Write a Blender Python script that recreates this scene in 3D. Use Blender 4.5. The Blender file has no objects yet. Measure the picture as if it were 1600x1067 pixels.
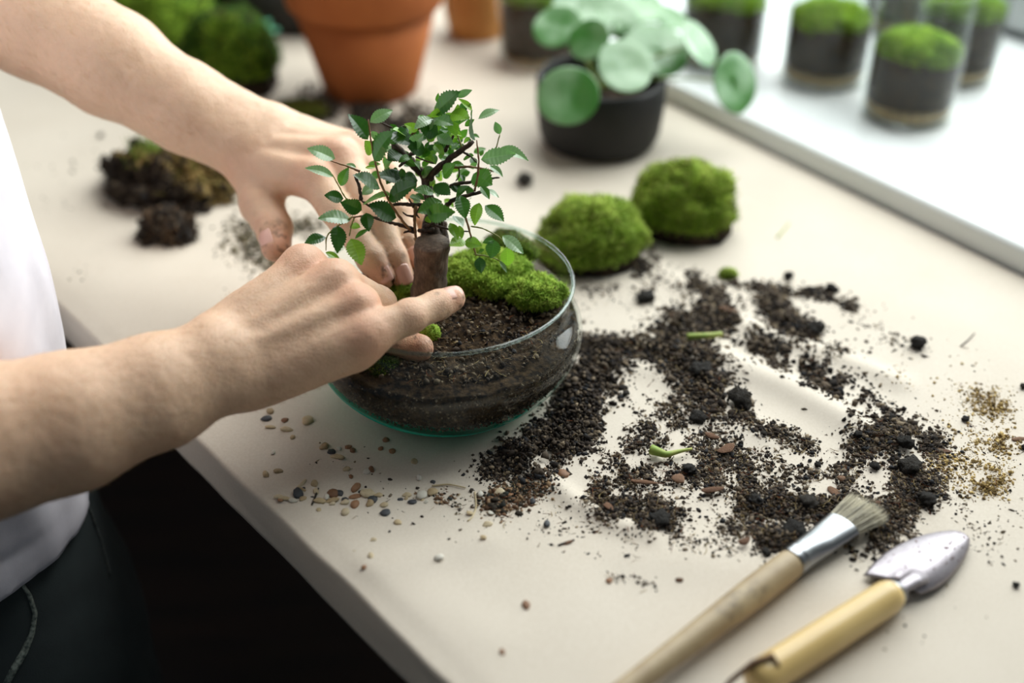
import bpy, math, random
import numpy as np
from mathutils import Vector, Matrix

random.seed(7)
RNG = np.random.default_rng(11)
SC = bpy.context.scene
COLL = SC.collection

# ------------------------------------------------------------------ camera, sky, window light, exposure
TZ = 0.90                                   # table height
CAM_Z = TZ + 0.478
FPX, PITCH = 1800.0, math.radians(34.5)
FWD = np.array([0.0, math.cos(PITCH), -math.sin(PITCH)])
UPV = np.array([0.0, math.sin(PITCH), math.cos(PITCH)])
RGT = np.array([1.0, 0.0, 0.0])
CAM = np.array([0.0, 0.0, CAM_Z])
cd = bpy.data.cameras.new('camera')
cam = bpy.data.objects.new('camera', cd); COLL.objects.link(cam)
cam.location = CAM; cam.rotation_euler = (math.pi / 2 - PITCH, 0, 0)
cd.sensor_width = 36.0; cd.lens = 36.0 * FPX / 1600.0
cd.clip_start = 0.02
cd.dof.use_dof = True; cd.dof.focus_distance = 0.728; cd.dof.aperture_fstop = 2.1
SC.camera = cam

EDGE_D = np.array([-0.66, 0.751, 0.0])      # along the table's front edge
EDGE_N = np.array([0.751, 0.66, 0.0])       # from the edge into the table
SILL_S = np.array([-0.572, 0.820, 0.0])     # along the window sill
SILL_M = np.array([0.820, 0.572, 0.0])      # towards the window
EDGE_O = np.array([-0.211, 0.5946, TZ])
SILL_O = np.array([0.227, 1.050, TZ])
SILL_H = 0.022

w = bpy.data.worlds.new('world'); SC.world = w; w.use_nodes = True
w.node_tree.nodes['Background'].inputs[0].default_value = (0.80, 0.92, 1.0, 1)
w.node_tree.nodes['Background'].inputs[1].default_value = 0.11
def area(name, loc, look, sx, sy, power, col):
    l = bpy.data.lights.new(name, 'AREA'); l.shape = 'RECTANGLE'; l.size = sx; l.size_y = sy
    l.energy = power; l.color = col
    o = bpy.data.objects.new(name, l); COLL.objects.link(o)
    o.location = loc
    o.rotation_euler = (Vector(look) - Vector(loc)).to_track_quat('-Z', 'Y').to_euler()
    return o
wc = SILL_O + SILL_M * 0.46 + SILL_S * 0.50 + np.array([0, 0, 0.95])
area('window_daylight', wc, wc - SILL_M - np.array([0, 0, 0.45]), 2.1, 1.7, 64.0, (0.96, 1.0, 0.99))
SC.view_settings.view_transform = 'Standard'
SC.view_settings.look = 'None'
SC.view_settings.gamma = 1.0
SC.view_settings.use_curve_mapping = False
SC.view_settings.exposure = 0.26
SC.cycles.max_bounces = 10
SC.cycles.transparent_max_bounces = 16
SC.cycles.caustics_reflective = False
SC.cycles.caustics_refractive = False

# ------------------------------------------------------------------ placing helpers
def P(px, py, d):
    """world point seen at photo pixel (px, py), d metres in front of the lens"""
    return CAM + FWD * d + RGT * ((px - 800) / FPX * d) + UPV * (-(py - 533.5) / FPX * d)
def T(px, py, z=TZ):
    """world point where that sight line meets the level z"""
    r = FWD + RGT * ((px - 800) / FPX) + UPV * (-(py - 533.5) / FPX)
    return CAM + r * ((z - CAM_Z) / r[2])
def T_arr(px, py, z=TZ):
    r = FWD[None] + np.outer((px - 800) / FPX, RGT) + np.outer(-(py - 533.5) / FPX, UPV)
    return CAM[None] + r * ((z - CAM_Z) / r[:, 2])[:, None]
def depth(p): return float(np.dot(np.asarray(p) - CAM, FWD))
def unit(v):
    v = np.asarray(v, float); return v / max(np.linalg.norm(v), 1e-12)

# ------------------------------------------------------------------ objects
ORG = {}
def tag(o, label=None, cat=None, group=None, kind=None):
    if label: o['label'] = label
    if cat: o['category'] = cat
    if group: o['group'] = group
    if kind: o['kind'] = kind
    return o
def root(name, loc, label, cat, group=None):
    o = bpy.data.objects.new(name, None); COLL.objects.link(o)
    o.location = [float(x) for x in loc]; o.empty_display_size = 0.02
    ORG[o] = np.asarray(loc, float)
    return tag(o, label, cat, group)
def np_mesh(name, V, F, col=None, smooth=True, mats=(), midx=None):
    """V (n,3); F list of arrays (m,k)"""
    me = bpy.data.meshes.new(name)
    V = np.ascontiguousarray(V, np.float32)
    if not isinstance(F, (list, tuple)): F = [F]
    F = [np.asarray(f, np.int32) for f in F if len(f)]
    nl = sum(f.size for f in F); nf = sum(len(f) for f in F)
    me.vertices.add(len(V)); me.vertices.foreach_set('co', V.ravel())
    me.loops.add(nl); me.loops.foreach_set('vertex_index', np.concatenate([f.ravel() for f in F]))
    tot = np.concatenate([np.full(len(f), f.shape[1], np.int32) for f in F])
    st = np.concatenate([[0], np.cumsum(tot)[:-1]]).astype(np.int32)
    me.polygons.add(nf); me.polygons.foreach_set('loop_start', st)
    me.polygons.foreach_set('loop_total', tot)
    if smooth: me.polygons.foreach_set('use_smooth', np.ones(nf, bool))
    if midx is not None: me.polygons.foreach_set('material_index', np.asarray(midx, np.int32))
    me.update(calc_edges=True); me.validate()
    if col is not None:
        a = me.color_attributes.new('Col', 'FLOAT_COLOR', 'POINT')
        c = np.ones((len(V), 4), np.float32); c[:, :col.shape[1]] = col
        a.data.foreach_set('color', c.ravel())
    for m in (mats if isinstance(mats, (list, tuple)) else [mats]): me.materials.append(m)
    return me
def put(name, V, F, mat, parent=None, col=None, smooth=True, origin=None, midx=None):
    """link a mesh given in world coordinates, as a part of parent or on its own"""
    V = np.asarray(V, float)
    if parent is not None: o0 = ORG[parent]
    else: o0 = np.asarray(origin, float) if origin is not None else np.array([V[:, 0].mean(), V[:, 1].mean(), V[:, 2].min()])
    me = np_mesh(name, V - o0, F, col, smooth, mat, midx)
    o = bpy.data.objects.new(name, me); COLL.objects.link(o)
    if parent is not None: o.parent = parent
    else: o.location = [float(x) for x in o0]
    ORG[o] = o0
    return o
class MB:
    """collects shapes for ONE mesh"""
    def __init__(s): s.V = []; s.Q = []; s.T = []; s.n = 0; s.C = []
    def add(s, V, Q=(), T=(), col=None):
        V = np.asarray(V, float).reshape(-1, 3)
        if len(Q): s.Q.append(np.asarray(Q, np.int64) + s.n)
        if len(T): s.T.append(np.asarray(T, np.int64) + s.n)
        s.V.append(V); s.n += len(V)
        s.C.append(np.tile(np.asarray(col if col is not None else (1, 1, 1), float), (len(V), 1)) if col is None or np.ndim(col) == 1 else np.asarray(col, float))
        return s
    def tube(s, pts, rad, seg=10, cap=True, flat=1.0, flatdir=None, col=None):
        pts = np.asarray(pts, float); n = len(pts)
        rad = np.full(n, rad, float) if np.ndim(rad) == 0 else np.asarray(rad, float)
        tan = np.gradient(pts, axis=0); tan /= np.linalg.norm(tan, axis=1)[:, None] + 1e-12
        ref = np.asarray(flatdir, float) if flatdir is not None else (np.array([0, 0, 1.0]) if abs(tan[0][2]) < 0.9 else np.array([1.0, 0, 0]))
        a = np.linspace(0, 2 * np.pi, seg, endpoint=False)
        V = []
        for i in range(n):
            t = tan[i]; u = np.cross(t, ref)
            if np.linalg.norm(u) < 1e-6: u = np.cross(t, [1, 0.2, 0])
            u = unit(u); v = np.cross(u, t)
            if flatdir is None: ref = v
            V.append(pts[i] + rad[i] * (np.outer(np.cos(a), u) + flat * np.outer(np.sin(a), v)))
        V = np.concatenate(V)
        k = np.arange(seg); k2 = (k + 1) % seg
        Q = np.concatenate([np.stack([i * seg + k, i * seg + k2, (i + 1) * seg + k2, (i + 1) * seg + k], 1) for i in range(n - 1)])
        Tt = []
        if cap:
            c0 = len(V); V = np.vstack([V, pts[0], pts[-1]])
            Tt = np.concatenate([np.stack([np.full(seg, c0), k2, k], 1), np.stack([np.full(seg, c0 + 1), (n - 1) * seg + k, (n - 1) * seg + k2], 1)])
        return s.add(V, Q, Tt, col)
    def lathe(s, prof, c, seg=48, col=None, wob=None):
        prof = np.asarray(prof, float); n = len(prof); c = np.asarray(c, float)
        a = np.linspace(0, 2 * np.pi, seg, endpoint=False)
        V = np.stack([np.outer(prof[:, 0], np.cos(a)), np.outer(prof[:, 0], np.sin(a)), np.repeat(prof[:, 1][:, None], seg, 1)], 2)
        if wob is not None: V = wob(V)
        V = V.reshape(-1, 3) + c
        k = np.arange(seg); k2 = (k + 1) % seg
        Q = np.concatenate([np.stack([i * seg + k, i * seg + k2, (i + 1) * seg + k2, (i + 1) * seg + k], 1) for i in range(n - 1)])
        return s.add(V, Q, (), col)
    def box(s, c, ex, ey, ez):
        """centre and three half-edge vectors"""
        c, ex, ey, ez = [np.asarray(x, float) for x in (c, ex, ey, ez)]
        V = [c + a * ex + b * ey + d * ez for d in (-1, 1) for b in (-1, 1) for a in (-1, 1)]
        return s.add(V, [[0, 2, 3, 1], [4, 5, 7, 6], [0, 1, 5, 4], [2, 6, 7, 3], [0, 4, 6, 2], [1, 3, 7, 5]])
    def build(s, name, mat, parent=None, smooth=True, use_col=False, origin=None):
        F = []
        if s.Q: F.append(np.concatenate(s.Q))
        if s.T: F.append(np.concatenate(s.T))
        return put(name, np.concatenate(s.V), F, mat, parent, np.concatenate(s.C) if use_col else None, smooth, origin)
def bevel(o, wd, seg=2):
    m = o.modifiers.new('bevel', 'BEVEL'); m.width = wd; m.segments = seg; m.limit_method = 'ANGLE'
    return o

def noise3(p, f=1.0, seed=0):
    """smooth value noise in about -1..1"""
    p = np.asarray(p, float) * f + seed * 17.31
    i = np.floor(p).astype(np.int64); t = p - i; t = t * t * (3 - 2 * t)
    def h(x, y, z):
        n = (x * 374761393 + y * 668265263 + z * 2147483647 + seed * 974711) & 0xffffffff
        n = ((n ^ (n >> 13)) * 1274126177) & 0xffffffff
        return ((n ^ (n >> 16)) & 0xffff) / 32767.5 - 1.0
    r = 0
    for dx in (0, 1):
        for dy in (0, 1):
            for dz in (0, 1):
                wgt = (t[..., 0] if dx else 1 - t[..., 0]) * (t[..., 1] if dy else 1 - t[..., 1]) * (t[..., 2] if dz else 1 - t[..., 2])
                r = r + wgt * h(i[..., 0] + dx, i[..., 1] + dy, i[..., 2] + dz)
    return r
def fbm(p, f, octv=3, seed=0):
    return sum(noise3(p, f * 2 ** k, seed + k) / 2 ** k for k in range(octv))

# ------------------------------------------------------------------ materials
def srgb(r, g, b):
    f = lambda c: c / 12.92 if c <= 0.04045 else ((c + 0.055) / 1.055) ** 2.4
    return (f(r / 255), f(g / 255), f(b / 255), 1)
class NT:
    def __init__(s, name):
        s.m = bpy.data.materials.new(name); s.m.use_nodes = True; s.t = s.m.node_tree
        s.b = s.t.nodes['Principled BSDF']; s.out = s.t.nodes['Material Output']
    def n(s, kind, **kw):
        o = s.t.nodes.new(kind)
        for k, v in kw.items(): setattr(o, k, v)
        return o
    def l(s, a, b): s.t.links.new(a, b)
    def coord(s, sc=(1, 1, 1), out='Object', rot=(0, 0, 0)):
        tc = s.n('ShaderNodeTexCoord'); mp = s.n('ShaderNodeMapping')
        s.l(tc.outputs[out], mp.inputs[0]); mp.inputs['Scale'].default_value = sc; mp.inputs['Rotation'].default_value = rot
        return mp.outputs[0]
    def noise(s, vec, scale, detail=3, rough=0.55):
        o = s.n('ShaderNodeTexNoise'); o.inputs['Scale'].default_value = scale
        o.inputs['Detail'].default_value = detail; o.inputs['Roughness'].default_value = rough
        if vec is not None: s.l(vec, o.inputs['Vector'])
        return o.outputs['Fac']
    def ramp(s, fac, stops):
        o = s.n('ShaderNodeValToRGB'); e = o.color_ramp.elements
        while len(e) < len(stops): e.new(0.5)
        for q, (p, c) in zip(e, stops): q.position = p; q.color = c
        s.l(fac, o.inputs[0]); return o.outputs[0]
    def mix(s, f, a, b, mode='MIX'):
        o = s.n('ShaderNodeMix', data_type='RGBA', blend_type=mode)
        for v, i in ((f, 0), (a, 6), (b, 7)):
            if hasattr(v, 'is_output'): s.l(v, o.inputs[i])
            else: o.inputs[i].default_value = v
        return o.outputs[2]
    def bump(s, h, strength=0.3, dist=0.001):
        o = s.n('ShaderNodeBump'); o.inputs['Strength'].default_value = strength; o.inputs['Distance'].default_value = dist
        s.l(h, o.inputs['Height']); s.l(o.outputs[0], s.b.inputs['Normal']); return o
    def col(s): return s.n('ShaderNodeVertexColor', layer_name='Col').outputs[0]
    def set(s, **kw):
        for k, v in kw.items(): s.b.inputs[k.replace('_', ' ')].default_value = v
        return s
    def base(s, v):
        if hasattr(v, 'is_output'): s.l(v, s.b.inputs['Base Color'])
        else: s.b.inputs['Base Color'].default_value = v
        return s
def speckled(name, c1, c2, scale, rough=0.7, bump=0.0, bdist=0.001, bscale=None, stretch=(1, 1, 1), spec=0.5, metal=0.0, detail=4, rot=(0, 0, 0), lo=0.35, hi=0.65):
    k = NT(name); v = k.coord(stretch, rot=rot); f = k.noise(v, scale, detail)
    k.base(k.ramp(f, [(lo, c1), (hi, c2)])); k.set(Roughness=rough, Metallic=metal)
    k.b.inputs['Specular IOR Level'].default_value = spec
    if bump: k.bump(k.noise(v, bscale or scale * 3, 5), bump, bdist)
    return k.m
def vcol(name, rough=0.8, spec=0.3, bump=0.0, bscale=800, trans=0.0):
    k = NT(name); c = k.col(); k.base(c); k.set(Roughness=rough); k.b.inputs['Specular IOR Level'].default_value = spec
    if bump: k.bump(k.noise(k.coord(), bscale, 4), bump, 0.001)
    if trans:
        tr = k.n('ShaderNodeBsdfTranslucent'); k.l(c, tr.inputs[0]); mx = k.n('ShaderNodeMixShader'); mx.inputs[0].default_value = trans
        k.l(k.b.outputs[0], mx.inputs[1]); k.l(tr.outputs[0], mx.inputs[2]); k.l(mx.outputs[0], k.out.inputs[0])
    return k.m
def thin_glass(name, tint, rough=0.01, body=0.0, body_col=(0, 0.5, 0.4, 1), ior=1.45):
    k = NT(name); k.t.nodes.remove(k.b)
    lw = k.n('ShaderNodeLayerWeight'); lw.inputs[0].default_value = 0.5
    pw = k.n('ShaderNodeMath', operation='POWER'); k.l(lw.outputs['Facing'], pw.inputs[0]); pw.inputs[1].default_value = 5.0
    f0 = ((ior - 1) / (ior + 1)) ** 2 * 0.6
    fr = k.n('ShaderNodeMath', operation='MULTIPLY_ADD'); k.l(pw.outputs[0], fr.inputs[0]); fr.inputs[1].default_value = 0.55 - f0; fr.inputs[2].default_value = f0
    tr = k.n('ShaderNodeBsdfTransparent'); tr.inputs[0].default_value = tint
    gl = k.n('ShaderNodeBsdfGlossy'); gl.inputs['Roughness'].default_value = rough
    mx = k.n('ShaderNodeMixShader'); k.l(fr.outputs[0], mx.inputs[0]); k.l(gl.outputs[0], mx.inputs[2])
    src = tr.outputs[0]
    if body:
        tl = k.n('ShaderNodeBsdfTranslucent'); tl.inputs[0].default_value = body_col
        df = k.n('ShaderNodeBsdfDiffuse'); df.inputs[0].default_value = body_col
        m1 = k.n('ShaderNodeMixShader'); m1.inputs[0].default_value = 0.5
        k.l(tl.outputs[0], m1.inputs[1]); k.l(df.outputs[0], m1.inputs[2])
        m2 = k.n('ShaderNodeMixShader'); m2.inputs[0].default_value = body
        k.l(tr.outputs[0], m2.inputs[1]); k.l(m1.outputs[0], m2.inputs[2]); src = m2.outputs[0]
    k.l(src, mx.inputs[1]); k.l(mx.outputs[0], k.out.inputs[0])
    return k.m

M_PAPER = (lambda k: (k.base(k.mix(0.35, k.ramp(k.noise(k.coord(), 9, 4), [(0.3, srgb(204, 192, 175)), (0.7, srgb(214, 203, 187))]),
                                   k.ramp(k.noise(k.coord((1, 1, 1)), 700, 3), [(0.3, srgb(196, 183, 165)), (0.7, srgb(220, 210, 196))]))),
                      k.set(Roughness=0.75), k.bump(k.noise(k.coord(), 260, 4), 0.12, 0.0006), k.m)[-1])(NT('kraft_paper'))
M_WOODTOP = speckled('table_wood', srgb(120, 92, 66), srgb(150, 118, 86), 6, 0.6, stretch=(1, 8, 1))
M_FLOOR = speckled('dark_floor', srgb(30, 20, 15), srgb(52, 33, 24), 3, 0.55, stretch=(1, 9, 1))
M_SILL = speckled('white_sill', srgb(232, 236, 234), srgb(240, 243, 241), 5, 0.38)
M_WALL = speckled('white_wall', srgb(226, 228, 226), srgb(234, 235, 233), 4, 0.8, 0.1, 0.001, 60)
M_FRAME = speckled('window_frame', srgb(205, 210, 210), srgb(214, 218, 218), 5, 0.45)
M_GASKET = speckled('window_gasket', srgb(70, 76, 76), srgb(84, 90, 90), 8, 0.7)
M_GLASS = thin_glass('clear_glass', (0.955, 0.975, 0.968, 1), ior=1.5)
M_PANE = thin_glass('window_glass', (0.97, 0.98, 0.98, 1))
M_TEAL = thin_glass('teal_glass_glow', (0.30, 0.92, 0.76, 1), body=0.80, body_col=(0.03, 0.92, 0.70, 1))  # bright teal body colour stands in for light glowing through the base glass
M_RIM = thin_glass('rim_glass', (0.80, 0.88, 0.85, 1), rough=0.07, ior=2.0)
M_SOIL = speckled('potting_soil', srgb(22, 17, 14), srgb(74, 60, 48), 160, 0.95, 0.9, 0.003, 500, spec=0.15, detail=6)
M_SOILV = vcol('soil_grains', 0.92, 0.2, 0.4, 1500)
M_SOILIN = speckled('soil_behind_glass', srgb(22, 16, 12), srgb(84, 66, 46), 260, 0.95, 0.6, 0.002, 700, spec=0.15, detail=7, lo=0.38, hi=0.72)
M_MOSSV = vcol('moss_fronds', 0.7, 0.25, trans=0.3)
M_MOSSB = speckled('moss_bed', srgb(96, 130, 30), srgb(156, 188, 64), 220, 0.9, 0.8, 0.002, 500, spec=0.1)
M_TERRA = speckled('terracotta', srgb(150, 82, 40), srgb(168, 97, 50), 14, 0.8, 0.15, 0.0008, 300, spec=0.25)
M_OCHRE = speckled('ochre_clay', srgb(176, 118, 58), srgb(196, 138, 72), 14, 0.7)
M_BLACKPOT = speckled('matte_black_ceramic', srgb(24, 23, 23), srgb(32, 31, 30), 30, 0.6, 0.1, 0.0005, 400, spec=0.3)
M_PEBL = speckled('drainage_gravel', srgb(120, 96, 66), srgb(196, 170, 128), 180, 0.8, 0.8, 0.002, 260, detail=2)

# ------------------------------------------------------------------ the setting
def struct(o): o['kind'] = 'structure'; return o
b = MB(); b.box((-0.2, 1.2, -0.02), (2.6, 0, 0), (0, 2.6, 0), (0, 0, 0.02)); struct(b.build('floor', M_FLOOR))
WP = SILL_O + SILL_M * 0.407                 # foot of the window plane
def sm(s, m, z): return SILL_O + SILL_S * s + SILL_M * m + np.array([0, 0, z])
# low wall under the sill, wall above and beside the window
WH = 1.86                                    # window height above the table
b = MB(); b.box(sm(0.7, 0.245, -0.458), SILL_S * 1.9, SILL_M * 0.235, (0, 0, 0.44)); struct(b.build('wall_right', M_WALL))
b = MB()
b.box(sm(-0.95, 0.445, 0.95), SILL_S * 0.32, SILL_M * 0.04, (0, 0, 0.925))
b.box(sm(2.36, 0.445, 0.95), SILL_S * 0.25, SILL_M * 0.04, (0, 0, 0.925))
b.box(sm(0.7, 0.445, WH + 0.10), SILL_S * 1.9, SILL_M * 0.04, (0, 0, 0.08))
struct(b.build('wall_window', M_WALL))
b = MB(); b.box(sm(0.7, 0.2045, SILL_H - 0.02), SILL_S * 1.9, SILL_M * 0.2045, (0, 0, 0.02))
sill = struct(b.build('trim_1', M_SILL)); bevel(sill, 0.006, 4); tag(sill, 'deep white window sill carrying the moss jars')
wnd = bpy.data.objects.new('window_1', None); COLL.objects.link(wnd); wnd.location = sm(0.7, 0.43, 0.0); ORG[wnd] = sm(0.7, 0.43, 0.0)
struct(wnd); tag(wnd, 'white framed window above the sill')
fr = MB()
for s0 in (-0.6, 0.3, 1.2, 2.08): fr.box(sm(s0, 0.43, 0.955), SILL_S * 0.03, SILL_M * 0.022, (0, 0, 0.925))
f2 = MB()
f2.box(sm(0.74, 0.43, 0.058), SILL_S * 1.37, SILL_M * 0.022, (0, 0, 0.03))
f2.box(sm(0.74, 0.43, WH - 0.02), SILL_S * 1.37, SILL_M * 0.022, (0, 0, 0.03))
bevel(fr.build('window_frame', M_FRAME, wnd, smooth=False), 0.004); bevel(f2.build('window_rail', M_FRAME, wnd, smooth=False), 0.004)
g = MB(); g.box(sm(0.74, 0.412, SILL_H + 0.003), SILL_S * 1.37, SILL_M * 0.006, (0, 0, 0.0025)); g.build('gasket', M_GASKET, wnd, smooth=False)
for a0, a1 in ((-0.57, 0.27), (0.33, 1.17), (1.23, 2.05)):
    g = MB(); g.box(sm((a0 + a1) / 2, 0.43, 0.955), SILL_S * (a1 - a0) / 2, SILL_M * 0.002, (0, 0, 0.87)); g.build('window_pane', M_PANE, wnd, smooth=False)
b = MB(); b.box((-0.6, 2.95, 1.1), (1.6, 0, 0), (0, 0.03, 0), (0, 0, 1.1))
struct(b.build('wall_back', speckled('dim_wall', srgb(52, 46, 40), srgb(62, 56, 48), 4, 0.9)))

# ------------------------------------------------------------------ table and kraft paper
def uv(u, v, z=TZ): return EDGE_O + EDGE_D * u + EDGE_N * v + np.array([0, 0, z - TZ])
tb = root('work_table', uv(0.4, 0.3, 0), 'sturdy wooden work table hidden under brown kraft paper', 'table')
def vmax(u): return float((-0.004 - np.dot(EDGE_O - SILL_O, SILL_M) - u * np.dot(EDGE_D, SILL_M)) / np.dot(EDGE_N, SILL_M))
b = MB(); cs = [uv(u, v, z) for z in (TZ - 0.0335, TZ - 0.0025) for u, v in ((-0.68, 0.005), (1.38, 0.005), (1.38, vmax(1.38)), (-0.68, vmax(-0.68)))]
b.add(cs, [[0, 1, 2, 3], [7, 6, 5, 4], [0, 4, 5, 1], [1, 5, 6, 2], [2, 6, 7, 3], [3, 7, 4, 0]]); b.build('tabletop', M_WOODTOP, tb, smooth=False)
for u in (-0.66, 1.36):
    for v in (0.07, 0.42):
        b = MB(); b.box(uv(u, v, (TZ - 0.0336) / 2), EDGE_D * 0.03, EDGE_N * 0.03, (0, 0, (TZ - 0.0336) / 2)); b.build('leg', M_WOODTOP, tb, smooth=False)

RIDGES = []                                  # wrinkles in the paper: photo polyline, height, width (m)
def ridge(pts, h, wd): RIDGES.append((np.array([T(*p)[:2] for p in pts]), h, wd))
ridge([(800, 705), (842, 742), (900, 790), (960, 822), (1010, 838)], 0.0040, 0.0075)
ridge([(960, 560), (1060, 600), (1200, 690)], 0.0025, 0.012)
ridge([(1110, 560), (1230, 610), (1330, 665), (1380, 690)], 0.0055, 0.014)
ridge([(1180, 525), (1290, 555), (1400, 600)], 0.0035, 0.010)
ridge([(1010, 415), (1100, 470), (1190, 530)], 0.003, 0.012)
ridge([(420, 770), (600, 900), (760, 1000)], 0.0012, 0.02)
ridge([(1000, 870), (1200, 890), (1350, 930)], 0.0018, 0.02)
ridge([(540, 905), (620, 880), (760, 850)], 0.0016, 0.012)
def seg_dist(p, poly):
    best = np.full(len(p), 9.0)
    for a, c in zip(poly[:-1], poly[1:]):
        d = c - a; t = np.clip(((p - a) @ d) / (d @ d), 0, 1)
        best = np.minimum(best, np.linalg.norm(p - a - t[:, None] * d, axis=1))
    return best
def paper_h(xy):
    """height of the paper above the table at (x, y)"""
    xy = np.atleast_2d(xy)[:, :2]
    q = np.column_stack([xy, np.zeros(len(xy))])
    h = 0.0009 * (1 + fbm(q, 9, 3, 3)) + 0.0002
    for poly, hh, wd in RIDGES: h = h + hh * np.exp(-(seg_dist(xy, poly) / wd) ** 2)
    dist_b = np.linalg.norm(xy - BC[:2], axis=1)
    return h * np.clip((dist_b - 0.05) / 0.03, 0.05, 1)
BC = P(695, 437, 0.75); BC[2] = TZ + 0.001
def paper():
    us = np.linspace(-0.70, 1.40, 400); 
    prof = [(0.012, -0.0362), (-0.003, -0.0352)] + [(-0.0035, z) for z in np.linspace(-0.031, -0.0035, 7)]
    prof += [(-0.0035 + 0.0030 * (1 - math.cos(a)), -0.0025 + 0.0030 * math.sin(a)) for a in np.linspace(0.25, math.pi / 2, 5)]
    vs = [p for p in prof] + [(v, 0.0005) for v in np.linspace(0.003, 0.628, 160)]
    vs = np.array(vs); U, K = np.meshgrid(us, np.arange(len(vs)), indexing='ij')
    v = vs[K, 0]; z = vs[K, 1]
    VM = np.array([vmax(u) for u in us])[:, None]
    v = np.where(v > 0.003, 0.003 + (v - 0.003) / 0.625 * (VM - 0.003), v)
    pts = EDGE_O[None, None] + U[..., None] * EDGE_D + v[..., None] * EDGE_N
    flat = pts.reshape(-1, 3)
    hh = paper_h(flat).reshape(U.shape)
    fade = np.clip(v / 0.012, 0, 1) * np.clip((VM - v) / 0.02, 0.1, 1)
    pts[..., 2] = TZ + z + hh * fade
    wave = 0.0012 * fbm(np.stack([U * 1.0, z * 3, U * 0], 2), 14, 3, 9)          # slack of the hanging flap
    pts += wave[..., None] * (1 - np.clip((v + 0.004) / 0.02, 0, 1))[..., None] * -EDGE_N * np.sign(0.5)
    n, m = U.shape
    i, j = np.meshgrid(np.arange(n - 1), np.arange(m - 1), indexing='ij')
    q = np.stack([i * m + j, i * m + j + 1, (i + 1) * m + j + 1, (i + 1) * m + j], -1).reshape(-1, 4)
    o = put('kraft_paper_sheet', pts.reshape(-1, 3), q, M_PAPER, origin=uv(0.3, 0.3))
    tag(o, 'brown kraft paper sheet covering the whole table and folded over its edge', 'paper')
paper()
def TP(px, py, lift=0.0):
    p = T(px, py); p[2] = TZ + float(paper_h(p[None])[0]) + lift
    return p

# ------------------------------------------------------------------ moss
def spikes(pos, nrm, length, width, cbase, ctip):
    """three-sided little fronds, all in one mesh"""
    n = len(pos)
    a = np.cross(nrm, RNG.normal(size=(n, 3))); a /= np.linalg.norm(a, axis=1)[:, None] + 1e-9
    c = np.cross(nrm, a)
    V = np.empty((n, 4, 3))
    for k in range(3):
        t = 2 * np.pi * k / 3
        V[:, k] = pos + (a * math.cos(t) + c * math.sin(t)) * width[:, None]
    V[:, 3] = pos + nrm * length[:, None]
    o = (np.arange(n) * 4)[:, None]
    F = np.concatenate([o + np.array([[0, 1, 3]]), o + np.array([[1, 2, 3]]), o + np.array([[2, 0, 3]])])
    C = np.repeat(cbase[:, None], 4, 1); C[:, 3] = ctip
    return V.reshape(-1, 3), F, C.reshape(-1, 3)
MOSS_LO = np.array(srgb(136, 168, 52)[:3]); MOSS_HI = np.array(srgb(206, 226, 104)[:3]); MOSS_BR = np.array(srgb(128, 116, 52)[:3])
def dome(c, rx, ry, h, rot, seed, lump=0.16, lumpf=None, phi0=0.0, phi1=1.75, nth=56, nph=26, shrink=1.0):
    th = np.linspace(0, 2 * np.pi, nth, endpoint=False); ph = np.linspace(max(phi0, 0.02), phi1, nph)
    A, B = np.meshgrid(ph, th, indexing='ij')
    d = np.stack([np.cos(B) * np.sin(A), np.sin(B) * np.sin(A), np.cos(A)], -1)
    f = lumpf or 2.2
    r = shrink * (1 + lump * fbm(d, f, 3, seed))
    V = d * r[..., None] * np.array([rx, ry, h]); V[..., 2] = np.maximum(V[..., 2], 0.0)
    ca, sa = math.cos(rot), math.sin(rot)
    V = np.stack([V[..., 0] * ca - V[..., 1] * sa, V[..., 0] * sa + V[..., 1] * ca, V[..., 2]], -1) + np.asarray(c)
    n, m = A.shape; i, j = np.meshgrid(np.arange(n - 1), np.arange(m), indexing='ij'); j2 = (j + 1) % m
    Q = np.stack([i * m + j, i * m + j2, (i + 1) * m + j2, (i + 1) * m + j], -1)[:, :, ::-1].reshape(-1, 4)[:, ::-1]
    return V, Q[:, ::-1]
def grid_normals(V):
    du = np.gradient(V, axis=0); dv = np.roll(V, -1, 1) - np.roll(V, 1, 1)
    n = np.cross(du, dv); n /= np.linalg.norm(n, axis=-1)[..., None] + 1e-12
    ctr = V.mean((0, 1)); ctr[2] = V[..., 2].min()
    sgn = np.sign(np.sum(n * (V - ctr), -1)); return n * sgn[..., None]
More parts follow.
